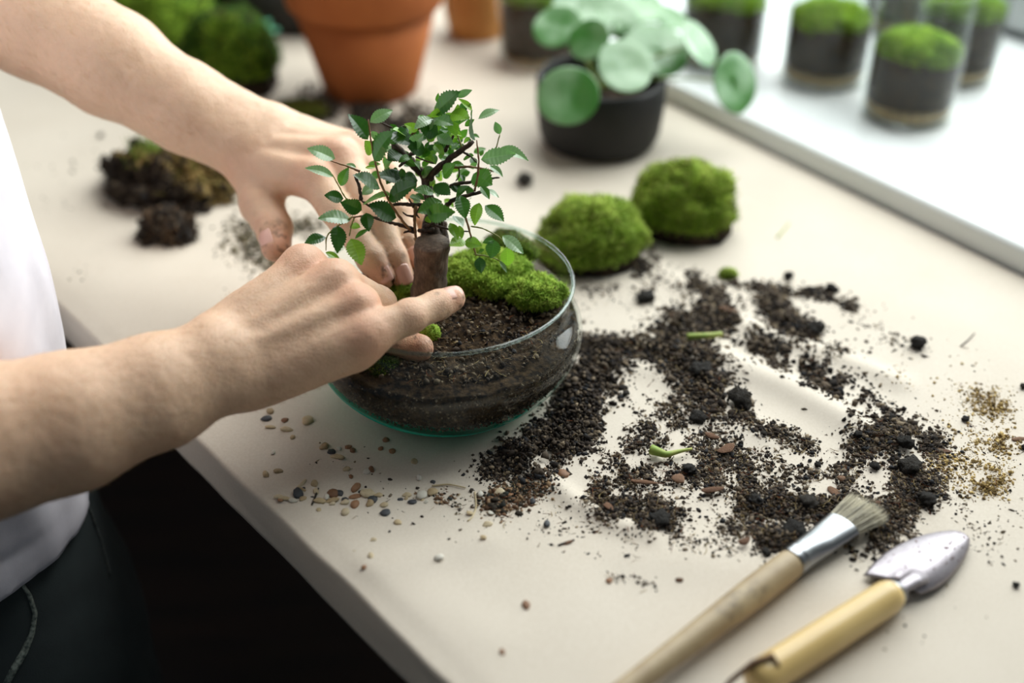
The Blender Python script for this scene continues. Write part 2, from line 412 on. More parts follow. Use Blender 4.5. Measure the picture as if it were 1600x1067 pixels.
def moss_part(parent, name, c, rx, ry, h, rot, seed, nfr, flen, fw, lump=0.14, phi1=1.55, lo=None, hi=None, brown=0.06, soil_h=0.0, lumpf=None):
    """bed and fronds of one cushion of moss"""
    lo = MOSS_LO if lo is None else lo; hi = MOSS_HI if hi is None else hi
    cc = np.asarray(c, float) + np.array([0, 0, soil_h])
    V, Q = dome(cc, rx, ry, h, rot, seed, lump, phi1=phi1, lumpf=lumpf)
    bed = put(name, V.reshape(-1, 3), Q, M_MOSSB, parent) if parent is not None else None
    N = grid_normals(V)
    wgt = np.linalg.norm(np.cross(np.gradient(V, axis=0), np.roll(V, -1, 1) - V), axis=-1).ravel()
    idx = RNG.choice(V.shape[0] * V.shape[1], nfr, p=wgt / wgt.sum())
    pos = V.reshape(-1, 3)[idx] + RNG.normal(size=(nfr, 3)) * (rx * 0.04)
    nr = N.reshape(-1, 3)[idx] + RNG.normal(size=(nfr, 3)) * 0.45; nr /= np.linalg.norm(nr, axis=1)[:, None]
    t = np.clip(0.5 + 0.45 * fbm(pos, 1 / (rx * 0.28), 2, seed + 5) + RNG.normal(size=nfr) * 0.22, 0, 1)[:, None]
    ct = lo + (hi - lo) * t
    br = (RNG.random(nfr) < brown + 0.25 * (fbm(pos, 1 / (rx * 0.4), 2, seed + 9) > 0.75))[:, None]
    ct = np.where(br, MOSS_BR * (0.6 + 0.5 * t), ct)
    L = flen * (0.6 + 0.8 * RNG.random(nfr)); W = fw * (0.7 + 0.6 * RNG.random(nfr))
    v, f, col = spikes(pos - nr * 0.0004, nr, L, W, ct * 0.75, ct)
    return bed, (v, f, col)
def moss_clump(c, rx, ry, h, rot, seed, nfr, flen, fw, label, group=None, soil=0.45, **kw):
    r = root('moss_clump', c, label, 'moss', group)
    V, Q = dome(np.asarray(c), rx * 0.93, ry * 0.93, h * (soil + 0.45), rot, seed + 3, 0.12, phi1=1.75)
    put('soil_base', V.reshape(-1, 3), Q, M_SOIL, r)
    bed, (v, f, col) = moss_part(r, 'moss_bed', c, rx, ry, h * (1 - soil * 0.55), rot, seed, nfr, flen, fw, soil_h=h * soil * 0.55, phi1=1.62, **kw)
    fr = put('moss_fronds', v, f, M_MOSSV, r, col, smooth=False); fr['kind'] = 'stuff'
    return r
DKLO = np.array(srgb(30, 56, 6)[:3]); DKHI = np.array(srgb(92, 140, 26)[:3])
def front(px, py, ry):                        # centre of something whose nearest foot is seen at (px, py)
    p = T(px, py); d = unit([p[0] - CAM[0], p[1] - CAM[1], 0]); q = p + d * ry; q[2] = TZ + 0.0010 + float(paper_h(q[None])[0]); return q
moss_clump(front(917, 440, 0.036), 0.045, 0.036, 0.047, 0.15, 21, 9000, 0.0032, 0.0007, 'lime green moss clump with dark soil beneath, touching the glass bowl from behind', 'loose moss clumps on the paper', brown=0.05)
moss_clump(front(1062, 390, 0.035), 0.044, 0.036, 0.055, -0.2, 34, 9000, 0.0032, 0.0007, 'rounded lime green moss clump alone on the paper below the black plant pot', 'loose moss clumps on the paper', brown=0.12)
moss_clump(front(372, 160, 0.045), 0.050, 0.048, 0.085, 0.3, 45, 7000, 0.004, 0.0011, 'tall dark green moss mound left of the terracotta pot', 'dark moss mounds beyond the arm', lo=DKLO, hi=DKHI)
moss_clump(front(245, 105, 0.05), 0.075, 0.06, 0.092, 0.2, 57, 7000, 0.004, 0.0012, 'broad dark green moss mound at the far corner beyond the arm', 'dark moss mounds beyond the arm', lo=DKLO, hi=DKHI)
moss_clump(front(470, 193, 0.014), 0.026, 0.016, 0.014, 0.1, 63, 2500, 0.0035, 0.0009, 'small flat scrap of olive moss at the foot of the terracotta pot', soil=0.3, lo=DKLO, hi=np.array(srgb(140, 140, 50)[:3]), brown=0.25)

# ------------------------------------------------------------------ pots and jars in the back
def pot(name, c, prof, mat, label, cat='plant pot', rimprof=None, rimname='rim', soilz=None, soilr=None):
    r = root(name, c, label, cat)
    m = MB(); m.lathe(prof, c, 64); m.build('body', mat, r)
    if rimprof: m = MB(); m.lathe(rimprof, c, 64); m.build(rimname, mat, r)
    if soilz:
        def wob(V): V[..., 2] += 0.002 * noise3(V, 120, 4); return V
        m = MB(); m.lathe([(0.0002, soilz), (soilr * 0.4, soilz), (soilr * 0.8, soilz - 0.001), (soilr, soilz - 0.003)], c, 40, wob=wob); m.build('soil_fill', M_SOIL, r)
    return r
c = front(583, 172, 0.052)
R0, R1, HH = 0.050, 0.0735, 0.093
pot('terracotta_pot', c, [(0.0005, 0.0), (R0 - 0.003, 0.0), (R0, 0.003), (R1, HH), (R1 - 0.006, HH), (R0 - 0.006, 0.008), (0.0005, 0.008)], M_TERRA,
    'orange terracotta pot with a thick collar standing in dark soil', rimprof=[(R1 - 0.002, HH - 0.002), (R1 + 0.0045, HH), (R1 + 0.007, HH + 0.004), (R1 + 0.011, HH + 0.040), (R1 + 0.009, HH + 0.043), (R1 + 0.002, HH + 0.042), (R1 - 0.003, HH)], rimname='collar', soilz=0.10, soilr=0.067)
c = front(745, 70, 0.034)
pot('clay_pot', c, [(0.0005, 0), (0.030, 0), (0.033, 0.003), (0.038, 0.03), (0.039, 0.06), (0.036, 0.085), (0.033, 0.085), (0.034, 0.06), (0.028, 0.006), (0.0005, 0.006)], M_OCHRE,
    'small ochre clay pot between terracotta pot and moss jar', rimprof=[(0.036, 0.083), (0.041, 0.085), (0.041, 0.094), (0.034, 0.094), (0.033, 0.084)], soilz=0.078, soilr=0.0335)
def jar(c, rad, zs, zm, ztop, seed, label, seedling=False):
    """glass jar with gravel, soil and a cushion of moss"""
    r = root('moss_jar', c, label, 'jar', 'glass jars planted with moss')
    m = MB(); m.lathe([(0.0005, 0.0), (rad - 0.004, 0.0), (rad, 0.005), (rad, ztop - 0.002), (rad - 0.001, ztop), (rad - 0.0022, ztop - 0.002), (rad - 0.0022, 0.007), (rad - 0.005, 0.004), (0.0005, 0.004)], c, 48)
    m.build('glass_wall', M_GLASS, r)
    ri = rad - 0.0034
    def wob(V): V[..., 0:2] *= (1 + 0.012 * noise3(V, 260, seed))[..., None]; return V
    m = MB(); m.lathe([(0.0005, 0.0048), (ri - 0.004, 0.0048), (ri, 0.009), (ri, 0.014), (ri, zs), (0.0005, zs)], c, 60, wob=wob); m.build('gravel_layer', M_PEBL, r)
    def wob2(V): V[..., 2] += 0.0018 * noise3(V, 160, seed + 2) * (V[..., 2] < zs + 0.008); return V
    m = MB(); m.lathe([(0.0005, zs + 0.001), (ri, zs + 0.001), (ri, (zs + zm) / 2), (ri, zm), (0.0005, zm)], c, 60, wob=wob2); m.build('soil_layer', M_SOILIN, r)
    bed, (v, f, col) = moss_part(r, 'moss_bed', c + np.array([0, 0, zm - 0.004]), ri * 0.965, ri * 0.965, 0.020, 0, seed, 5000, 0.0035, 0.0009, lump=0.10, phi1=1.5, brown=0.02, lo=np.array(srgb(120, 166, 30)[:3]), hi=np.array(srgb(190, 224, 76)[:3]))
    q = v - c; rr = np.linalg.norm(q[:, :2], axis=1); k = np.minimum(1, (ri + 0.0006) / np.maximum(rr, 1e-6)); v = v.copy(); v[:, :2] = c[:2] + q[:, :2] * k[:, None]
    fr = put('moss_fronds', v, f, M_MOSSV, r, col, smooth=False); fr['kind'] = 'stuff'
    if seedling:
        for q in range(7):
            a = q * 0.9; p0 = c + np.array([0.006 * math.cos(a), 0.006 * math.sin(a), zm + 0.012]); p1 = p0 + np.array([0.022 * math.cos(a), 0.022 * math.sin(a), 0.012 + 0.005 * (q % 3)])
            m = MB(); m.tube([p0, (p0 + p1) / 2 + np.array([0, 0, 0.006]), p1], [0.001, 0.009, 0.001], 8, flat=0.12, flatdir=(0, 0, 1)); m.build('leaf', M_SEEDL, r)
    return r
M_SEEDL = speckled('seedling_green', srgb(40, 110, 20), srgb(96, 170, 36), 60, 0.5)
def frontz(px, py, ry, z):
    p = T(px, py, z); d = unit([p[0], p[1], 0]); q = p + d * ry; q[2] = z + 0.0006 if z > TZ + 0.01 else TZ + 0.001 + float(paper_h(q[None])[0]); return q
SZ = TZ + SILL_H
def jar_at(px, py, hw, z, *a, **k):
    p = T(px, py, z); rad = hw / FPX * (depth(p) + 0.03)
    return frontz(px, py, rad, z), rad
for (px, py, hw, z, ky, my, seed, lab, sd) in (
    (1409, 207, 70, SZ, 0.017, 0.064, 3, 'glass moss jar standing in front on the white sill, nearest to the sill edge', False),
    (1279, 149, 66, SZ, 0.017, 0.064, 4, 'wide glass moss jar on the white sill, just left of the front jar', False),
    (1478, 142, 66, SZ, 0.016, 0.070, 5, 'tall moss jar half hidden behind the front jar, beside the window corner', False),
    (1122, 118, 66, SZ, 0.010, 0.066, 6, 'glass moss jar behind the right leaves of the round-leaved plant', False),
    (842, 119, 64, TZ, 0.010, 0.072, 8, 'moss jar on the paper beside the ochre clay pot', False),
    (1400, 62, 60, SZ, 0.014, 0.060, 9, 'jar with a green seedling at the back of the sill', True)):
    c, rad = jar_at(px, py, hw, z)
    jar(c, rad, ky, my, 0.125, seed, lab, sd)

# dark things in the far left corner
r = root('seed_tray', T(388, 74) + np.array([0.028, 0.105, 0.0]), 'dark seed tray behind the moss mounds', 'tray')
c = ORG[r] + np.array([0, 0, 0.0015])
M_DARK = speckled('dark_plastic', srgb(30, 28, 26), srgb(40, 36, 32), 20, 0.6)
ex, ey = np.array([0.086, -0.012, 0]), np.array([0.012, 0.07, 0])
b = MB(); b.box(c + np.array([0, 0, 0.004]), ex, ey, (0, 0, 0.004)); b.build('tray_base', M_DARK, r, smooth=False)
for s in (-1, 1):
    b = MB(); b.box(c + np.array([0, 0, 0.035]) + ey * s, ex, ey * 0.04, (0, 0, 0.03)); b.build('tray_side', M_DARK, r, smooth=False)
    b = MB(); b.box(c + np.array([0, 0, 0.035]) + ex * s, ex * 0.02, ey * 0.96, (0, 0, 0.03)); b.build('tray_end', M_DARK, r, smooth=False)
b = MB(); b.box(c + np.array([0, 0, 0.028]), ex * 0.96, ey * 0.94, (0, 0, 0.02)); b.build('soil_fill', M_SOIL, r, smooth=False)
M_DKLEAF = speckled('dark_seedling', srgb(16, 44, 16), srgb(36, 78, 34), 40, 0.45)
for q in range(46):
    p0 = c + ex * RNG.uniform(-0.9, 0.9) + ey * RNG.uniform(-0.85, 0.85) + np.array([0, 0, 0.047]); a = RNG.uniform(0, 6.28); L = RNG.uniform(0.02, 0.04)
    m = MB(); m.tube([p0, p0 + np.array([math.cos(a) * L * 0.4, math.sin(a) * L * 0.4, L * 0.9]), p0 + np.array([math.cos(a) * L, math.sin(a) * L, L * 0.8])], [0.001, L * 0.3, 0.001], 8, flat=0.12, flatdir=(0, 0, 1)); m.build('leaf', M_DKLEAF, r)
# pale teal leaf rosette just over the moss mound
M_JADE = speckled('jade_leaf', srgb(60, 150, 112), srgb(108, 188, 150), 40, 0.5)
c = front(408, 88, 0.02); r = root('succulent_rosette', c, 'small jade green succulent between moss mound and terracotta pot', 'plant')
m = MB(); m.lathe([(0.0005, 0), (0.015, 0), (0.019, 0.02), (0.017, 0.02), (0.0005, 0.017)], c, 24); m.build('pot', M_DARK, r)
for q in range(11):
    a = q * 2.4; el = 0.25 + 0.11 * q; L = 0.026 - 0.0009 * q; d = np.array([math.cos(a) * math.cos(el), math.sin(a) * math.cos(el), math.sin(el)]); p0 = c + np.array([0, 0, 0.017])
    m = MB(); m.tube([p0, p0 + d * L * 0.6, p0 + d * L], [0.002, 0.0085, 0.001], 10, flat=0.35, flatdir=(0, 0, 1)); m.build('leaf', M_JADE, r)
# metal tray at the far left
p = T(-4, 104); r = root('metal_tray', p, 'grey ribbed metal tray at the far left edge behind the arm', 'tray')
b = MB()
b.box(p + np.array([-0.06, 0.05, 0.006]), (0.085, 0.01, 0), (-0.006, 0.05, 0), (0, 0, 0.003)); o = b.build('tray_base', speckled('dull_steel', srgb(98, 108, 112), srgb(128, 138, 142), 30, 0.4, metal=0.6), r, smooth=False)
for s in range(4):
    b = MB(); b.box(p + np.array([-0.06, 0.012 + 0.024 * s, 0.011]), (0.083, 0.01, 0), (-0.0006, 0.005, 0), (0, 0, 0.0025)); b.build('rib', o.data.materials[0], r, smooth=False)

# ------------------------------------------------------------------ round-leaved plant in the black pot
RP = 0.0605
c = front(933, 267, RP); PB = c
r = root('potted_pilea', c, 'round-leaved houseplant with discs carrying painted pale reflections in a matte black pot', 'potted plant')
m = MB(); m.lathe([(0.0005, 0), (RP - 0.014, 0), (RP - 0.006, 0.004), (RP - 0.002, 0.014), (RP + 0.001, 0.04), (RP + 0.001, 0.064), (RP - 0.0005, 0.067), (RP - 0.004, 0.067), (RP - 0.0055, 0.064), (RP - 0.0055, 0.048), (0.0005, 0.048)], c, 72); m.build('pot', M_BLACKPOT, r)
def wobs(V): V[..., 2] += 0.003 * noise3(V, 90, 4); return V
m = MB(); m.lathe([(0.0004, 0.056), (0.02, 0.057), (0.04, 0.055), (0.0545, 0.053)], c, 40, wob=wobs); m.build('soil_fill', M_SOIL, r)
def pilea_mat():
    k = NT('pilea_leaf_sheen'); f = k.noise(k.coord(), 26, 2)
    k.base(k.ramp(f, [(0.38, srgb(66, 132, 44)), (0.60, srgb(140, 182, 130))])); k.set(Roughness=0.34)  # pale noise patches paint bright reflections into the leaf colour
    k.b.inputs['Coat Weight'].default_value = 0.6; k.b.inputs['Coat Roughness'].default_value = 0.34
    k.b.inputs['Specular IOR Level'].default_value = 0.8
    tr = k.n('ShaderNodeBsdfTranslucent'); tr.inputs[0].default_value = srgb(110, 180, 60); mx = k.n('ShaderNodeMixShader'); mx.inputs[0].default_value = 0.25
    k.l(k.b.outputs[0], mx.inputs[1]); k.l(tr.outputs[0], mx.inputs[2]); k.l(mx.outputs[0], k.out.inputs[0]); return k.m
M_PIL = pilea_mat()
M_STEM = speckled('pilea_stem', srgb(110, 140, 60), srgb(140, 150, 84), 60, 0.5)
PD = depth(PB)
TOWIN = unit(wc - PB)
# centre pixel, radius px, depth offset, tilt (the disc's facing relative to up: x right, y away, z up)
for (px, py, rr, dd, nx, ny, nz) in (
    (888, 151, 47, -0.085, -0.12, -0.74, 0.62), (975, 105, 45, -0.050, 0.22, -0.55, 0.75), (921, 63, 33, -0.025, -0.30, -0.66, 0.68),
    (872, 43, 40, 0.00, -0.2, -0.45, 0.85), (1026, 80, 50, 0.00, 0.25, -0.50, 0.82), (1090, 70, 40, -0.01, 0.66, -0.35, 0.62),
    (1146, 130, 48, -0.03, 0.62, -0.62, 0.42), (947, 26, 46, 0.03, 0.0, -0.45, 0.9), (900, 2, 36, 0.05, -0.2, -0.3, 0.9),
    (1002, 10, 40, 0.05, 0.3, -0.3, 0.9), (985, 50, 28, 0.02, 0.1, -0.5, 0.8), (1044, 28, 30, 0.06, 0.3, -0.3, 0.9)):
    p = P(px, py, PD + dd - 0.03); n = unit([nx, ny, nz]); R = rr / FPX * (PD + dd)
    u = unit(np.cross([0.2, 1, 0.1], n)); v = np.cross(n, u)
    ri = np.array([0.02, 0.3, 0.55, 0.8, 0.95, 1.0]); an = np.linspace(0, 2 * np.pi, 28, endpoint=False); ph0 = RNG.uniform(0, 6)
    V = [p + R * q * (1 + 0.03 * math.sin(2 * a + ph0)) * (math.cos(a) * u + math.sin(a) * v) + n * R * (0.10 * q ** 2 - 0.22 * max(0, q - 0.8) + 0.03 * q * math.sin(3 * a + ph0)) for q in ri for a in an]
    k = np.arange(28); k2 = (k + 1) % 28
    Q = np.concatenate([np.stack([i * 28 + k, i * 28 + k2, (i + 1) * 28 + k2, (i + 1) * 28 + k], 1) for i in range(5)])
    lf = put('leaf', np.array(V), [Q, k[None, :]], M_PIL, r)
    md = lf.modifiers.new('t', 'SOLIDIFY'); md.thickness = 0.0009
    base = PB + np.array([RNG.normal() * 0.006, RNG.normal() * 0.006, 0.054]); e = p - n * 0.0008
    mid = (base + e) / 2 + np.array([0, 0, 0.015]) - n * 0.008
    ts = np.linspace(0, 1, 9)[:, None]
    crv = (1 - ts) ** 2 * base + 2 * ts * (1 - ts) * mid + ts ** 2 * e
    m = MB(); m.tube(crv, np.linspace(0.0016, 0.0010, 9), 7); m.build('petiole', M_STEM, lf)
for q in range(4):                             # young pointed leaf pair at the heart
    a = 0.5 + 1.6 * q; p0 = P(968, 66, PD - 0.02); d = np.array([math.cos(a) * 0.5, math.sin(a) * 0.5, 0.9])
    m = MB(); m.tube([p0, p0 + d * 0.010, p0 + d * 0.020], [0.001, 0.005, 0.0006], 8, flat=0.2, flatdir=(math.cos(a), math.sin(a), 0)); m.build('young_leaf', M_PIL, r)
b = MB(); b.tube([PB + np.array([0, 0, 0.05]), P(958, 90, PD - 0.02), P(968, 66, PD - 0.02)], [0.004, 0.003, 0.002], 8); b.build('stem', M_STEM, r)

# ------------------------------------------------------------------ glass bowl and its planting
r = root('glass_bowl', BC, 'round clear glass bowl with wide rim and teal green base, planted with a little tree', 'bowl')
BOWL = r
OUT = [(0.0560, 0.0010), (0.0640, 0.0058), (0.0725, 0.0130), (0.0800, 0.0215), (0.0865, 0.0315), (0.0900, 0.0410), (0.0912, 0.0475), (0.0908, 0.0540), (0.0880, 0.0595), (0.0832, 0.0640), (0.0800, 0.0690), (0.0796, 0.0740), (0.0815, 0.0795), (0.0838, 0.0835)]
def dense(prof, n):
    prof = np.array(prof); s = np.concatenate([[0], np.cumsum(np.linalg.norm(np.diff(prof, axis=0), axis=1))]); t = np.linspace(0, s[-1], n)
    out = np.column_stack([np.interp(t, s, prof[:, 0]), np.interp(t, s, prof[:, 1])])
    for _ in range(3): out[1:-1] = 0.25 * out[:-2] + 0.5 * out[1:-1] + 0.25 * out[2:]
    return out
po = dense(OUT, 44)
pn = np.gradient(po, axis=0); pn = np.column_stack([pn[:, 1], -pn[:, 0]]); pn /= np.linalg.norm(pn, axis=1)[:, None]
pi_ = po - pn * 0.0020
m = MB(); m.lathe(np.vstack([po, pi_[::-1]]), BC, 96); m.build('glass_wall', M_GLASS, r)
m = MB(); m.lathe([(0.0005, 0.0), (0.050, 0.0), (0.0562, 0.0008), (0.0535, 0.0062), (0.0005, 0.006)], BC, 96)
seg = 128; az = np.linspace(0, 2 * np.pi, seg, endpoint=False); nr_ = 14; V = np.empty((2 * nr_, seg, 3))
zt = 0.0085 + 0.0215 * np.clip(np.cos(az - 3.55), 0, 1) ** 1.5          # teal shell raised on one side to paint light refracted in the base
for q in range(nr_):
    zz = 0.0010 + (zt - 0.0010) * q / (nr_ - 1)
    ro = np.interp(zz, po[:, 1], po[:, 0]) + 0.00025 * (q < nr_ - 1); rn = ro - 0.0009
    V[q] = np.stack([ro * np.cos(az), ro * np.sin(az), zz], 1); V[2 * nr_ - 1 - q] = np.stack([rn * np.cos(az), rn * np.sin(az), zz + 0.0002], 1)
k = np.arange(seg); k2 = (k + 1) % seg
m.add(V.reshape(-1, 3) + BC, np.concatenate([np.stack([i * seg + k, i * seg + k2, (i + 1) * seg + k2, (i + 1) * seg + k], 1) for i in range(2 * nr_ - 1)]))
o = m.build('base_and_glow_shell', M_TEAL, r); o['label'] = 'teal green thick glass base with light painted up one side'
a = np.linspace(0, 2 * np.pi, 97)
m = MB(); aa = np.linspace(0, 2 * np.pi, 14, endpoint=True)
m.lathe([(0.0838 + 0.0014 * math.cos(t), 0.0848 + 0.0014 * math.sin(t)) for t in aa], BC, 128); m.build('rim', M_RIM, r)

def bowl_soil():
    inner = pi_ - pn * 0.0012
    inner = inner[(inner[:, 1] > 0.009) & (inner[:, 1] < 0.0540)]
    seg = 140
    top = [(rr, 0.0535 + 0.009 * (1 - (rr / 0.086) ** 2)) for rr in np.linspace(inner[-1, 0] - 0.002, 0.0006, 46)]
    low = [(0.0006, 0.0075), (0.03, 0.0075), (0.05, 0.0085)]
    prof = np.array(low + [tuple(q) for q in inner] + top)
    def wob(V):
        Wd = V.copy(); z = V[..., 2]; rad = np.linalg.norm(V[..., :2], axis=-1)
        n = fbm(V, 130, 3, 7); up = np.clip((z - 0.050) / 0.006, 0, 1)
        Wd[..., 2] += up * (0.0028 * n + 0.0022 * fbm(V, 42, 2, 3))
        k = 1 - 0.012 * np.abs(fbm(V, 300, 2, 8)) * (1 - up) - (1 - np.clip((z - 0.004) / 0.022, 0, 1)) * (0.11 - 0.10 * V[..., 0] / np.maximum(rad, 1e-3))
        Wd[..., :2] *= k[..., None]; return Wd
    m = MB(); m.lathe(prof, BC, seg, wob=wob)
    o = m.build('potting_soil', M_SOILIN, None, origin=BC + np.array([0, 0, 0.0075]))
    tag(o, 'dark potting soil filling the glass bowl', 'soil', kind='stuff')
    return o
SOILOBJ = bowl_soil()
def soil_z(x, y):
    rr = math.hypot(x - BC[0], y - BC[1]); return BC[2] + 0.0535 + 0.009 * (1 - (rr / 0.086) ** 2)
SZB = BC[2] + 0.060

ICO_V = np.array([(0, 0, 1)] + [(math.cos(a) * 0.894, math.sin(a) * 0.894, 0.447) for a in np.arange(5) * 2 * math.pi / 5] + [(math.cos(a) * 0.894, math.sin(a) * 0.894, -0.447) for a in (np.arange(5) + 0.5) * 2 * math.pi / 5] + [(0, 0, -1)])
ICO_F = np.array([(0, 1 + k, 1 + (k + 1) % 5) for k in range(5)] + [(1 + k, 6 + k, 1 + (k + 1) % 5) for k in range(5)] + [(1 + (k + 1) % 5, 6 + k, 6 + (k + 1) % 5) for k in range(5)] + [(11, 6 + (k + 1) % 5, 6 + k) for k in range(5)])
OCT_V = np.array([(1, 0, 0), (-1, 0, 0), (0, 1, 0), (0, -1, 0), (0, 0, 1), (0, 0, -1)], float)
OCT_F = np.array([(0, 2, 4), (2, 1, 4), (1, 3, 4), (3, 0, 4), (2, 0, 5), (1, 2, 5), (3, 1, 5), (0, 3, 5)])
def rotm(n):
    q = RNG.normal(size=(n, 4)); q /= np.linalg.norm(q, axis=1)[:, None]; a, b, c, d = q.T
    return np.stack([1 - 2 * (c * c + d * d), 2 * (b * c - a * d), 2 * (b * d + a * c), 2 * (b * c + a * d), 1 - 2 * (b * b + d * d), 2 * (c * d - a * b), 2 * (b * d - a * c), 2 * (c * d + a * b), 1 - 2 * (b * b + c * c)], 1).reshape(n, 3, 3)
def lumps(pos, size, col, fine=True):
    BV, BF = (ICO_V, ICO_F) if fine else (OCT_V, OCT_F)
    n = len(pos); nb = len(BV)
    sc = size[:, None] * np.column_stack([RNG.uniform(0.6, 1.5, n), RNG.uniform(0.6, 1.2, n), RNG.uniform(0.5, 0.95, n)])
    V = BV[None] * (1 + 0.28 * RNG.normal(size=(n, nb, 1)).clip(-1.6, 1.6)) * sc[:, None]
    V = np.einsum('nij,nkj->nki', rotm(n), V) + pos[:, None]
    F = (np.arange(n) * nb)[:, None, None] + BF[None]
    return V.reshape(-1, 3), F.reshape(-1, 3), np.repeat(col, nb, 0)
def fibres(pos, length, wd, col, flat=True):
    n = len(pos); a = RNG.uniform(0, 2 * np.pi, n); el = RNG.normal(0, 0.25, n)
    d = np.column_stack([np.cos(a), np.sin(a), np.sin(el)]); s = np.column_stack([-np.sin(a), np.cos(a), np.zeros(n)])
    b = RNG.normal(0, 0.2, n)[:, None] * s * length[:, None]
    up = np.array([0, 0, 1.0]); V = np.empty((n, 9, 3))
    for k, t in enumerate((-0.5, 0, 0.5)):
        c = pos + d * (t * length)[:, None] + b * (1 - 4 * t * t); wv = (wd * (1.0 if t == 0 else 0.6))[:, None]
        V[:, 3 * k] = c + s * wv; V[:, 3 * k + 1] = c - s * wv; V[:, 3 * k + 2] = c + up * wv
    f = [(0, 1, 4), (0, 4, 3), (1, 2, 5), (1, 5, 4), (2, 0, 3), (2, 3, 5), (3, 4, 7), (3, 7, 6), (4, 5, 8), (4, 8, 7), (5, 3, 6), (5, 6, 8)]
    F = (np.arange(n) * 9)[:, None, None] + np.array(f)[None]
    return V.reshape(-1, 3), F.reshape(-1, 3), np.repeat(col, 9, 0)
SOILC = np.array([srgb(*c)[:3] for c in ((40, 35, 32), (58, 50, 44), (76, 66, 56), (94, 82, 69), (114, 101, 85), (50, 50, 52), (140, 124, 102))])
FIBC = np.array([srgb(*c)[:3] for c in ((120, 98, 70), (150, 128, 92), (90, 70, 50), (168, 148, 104), (110, 62, 36))])
def soilcol(n, w=(4, 5, 4, 3, 2, 2, 1)):
    w = np.array(w, float); return SOILC[RNG.choice(len(SOILC), n, p=w / w.sum())] * RNG.uniform(0.75, 1.2, (n, 1))
def pack(parts):
    V, F, C, n = [], [], [], 0
    for v, f, c in parts: V.append(v); F.append(f + n); C.append(c); n += len(v)
    return np.concatenate(V), np.concatenate(F), np.concatenate(C)
# crumbs lying on the soil in the bowl
n = 2600; rr = 0.076 * np.sqrt(RNG.random(n)); aa = RNG.uniform(0, 2 * np.pi, n)
pos = np.column_stack([BC[0] + rr * np.cos(aa), BC[1] + rr * np.sin(aa), np.zeros(n)]); pos[:, 2] = [soil_z(x, y) for x, y in pos[:, :2]]
pos[:, 2] += 0.0022 * fbm(pos - BC, 42, 2, 3) + RNG.uniform(-0.0006, 0.002, n)
sz = 0.0008 * np.exp(RNG.normal(0, 0.5, n)).clip(0.4, 3.6)
prt = [lumps(pos, sz, soilcol(n, (2, 3, 4, 5, 4, 1, 4)))]
idx = RNG.choice(n, 420); prt.append(fibres(pos[idx] + [0, 0, 0.001], RNG.uniform(0.002, 0.007, 420), RNG.uniform(0.00015, 0.0004, 420), FIBC[RNG.integers(0, 5, 420)]))
# grains pressed against the glass
n = 7000; zz = RNG.uniform(0.012, 0.0545, n); aa = RNG.uniform(0, 2 * np.pi, n)
keep = ~((zz < 0.012 + 0.016 * np.clip(0.2 - np.cos(aa), 0, 1.2)) ); zz = zz[keep]; aa = aa[keep]; n = len(zz)
ri = np.interp(zz, po[:, 1], (pi_ - pn * 0.0011)[:, 0]) - 0.0007 - (zz < 0.02) * RNG.uniform(0.001, 0.004, n) * (1.2 + np.abs(np.cos(aa / 2 + 1.6)))
pos = np.column_stack([BC[0] + ri * np.cos(aa), BC[1] + ri * np.sin(aa), BC[2] + zz])
prt.append(lumps(pos, 0.0007 * np.exp(RNG.normal(0, 0.4, n)).clip(0.4, 2.0), soilcol(n, (5, 5, 4, 3, 2, 1, 2)), fine=False))
V, F, C = pack(prt)
g = put('soil_grains', V, F, M_SOILV, SOILOBJ, C, smooth=False); g['kind'] = 'stuff'

def bowl_moss(px, py, rx, ry, h, rot, seed, n, lab, z=None, **k):
    c = T(px, py, z or (SZB + 0.001)); return moss_clump(c, rx, ry, h, rot, seed, n, 0.0021, 0.00042, lab, 'moss laid on the soil in the bowl', soil=0.3, **k)
ML = np.array(srgb(126, 168, 40)[:3]); MH = np.array(srgb(208, 232, 100)[:3])
bowl_moss(757, 440, 0.032, 0.026, 0.019, 0.15, 71, 15000, 'large moss cushion in the bowl, right of the trunk', lo=ML, hi=MH, brown=0.02, lump=0.2, lumpf=3)
bowl_moss(838, 468, 0.0185, 0.0165, 0.014, 0.5, 72, 8000, 'round moss cushion against the right wall of the bowl', lo=ML, hi=MH, brown=0.02, lump=0.2, lumpf=3)
bowl_moss(628, 468, 0.010, 0.009, 0.011, 0.0, 73, 2600, 'little moss tuft between the fingertips and the trunk', lo=ML, hi=MH, brown=0.01)
bowl_moss(672, 527, 0.0055, 0.006, 0.008, 0.0, 74, 1500, 'tiny moss tuft at the tip of the bent finger', lo=ML, hi=MH, brown=0.01)
bowl_moss(800, 395, 0.020, 0.012, 0.014, -0.6, 75, 3500, 'olive moss strip against the back wall of the bowl', lo=np.array(srgb(70, 96, 24)[:3]), hi=np.array(srgb(128, 146, 56)[:3]), brown=0.1)
bowl_moss(600, 575, 0.014, 0.010, 0.007, -0.4, 76, 2500, 'dark moss seen through the front glass under the hand', z=TZ + 0.0545, lo=DKLO, hi=np.array(srgb(70, 100, 20)[:3]), brown=0.03)

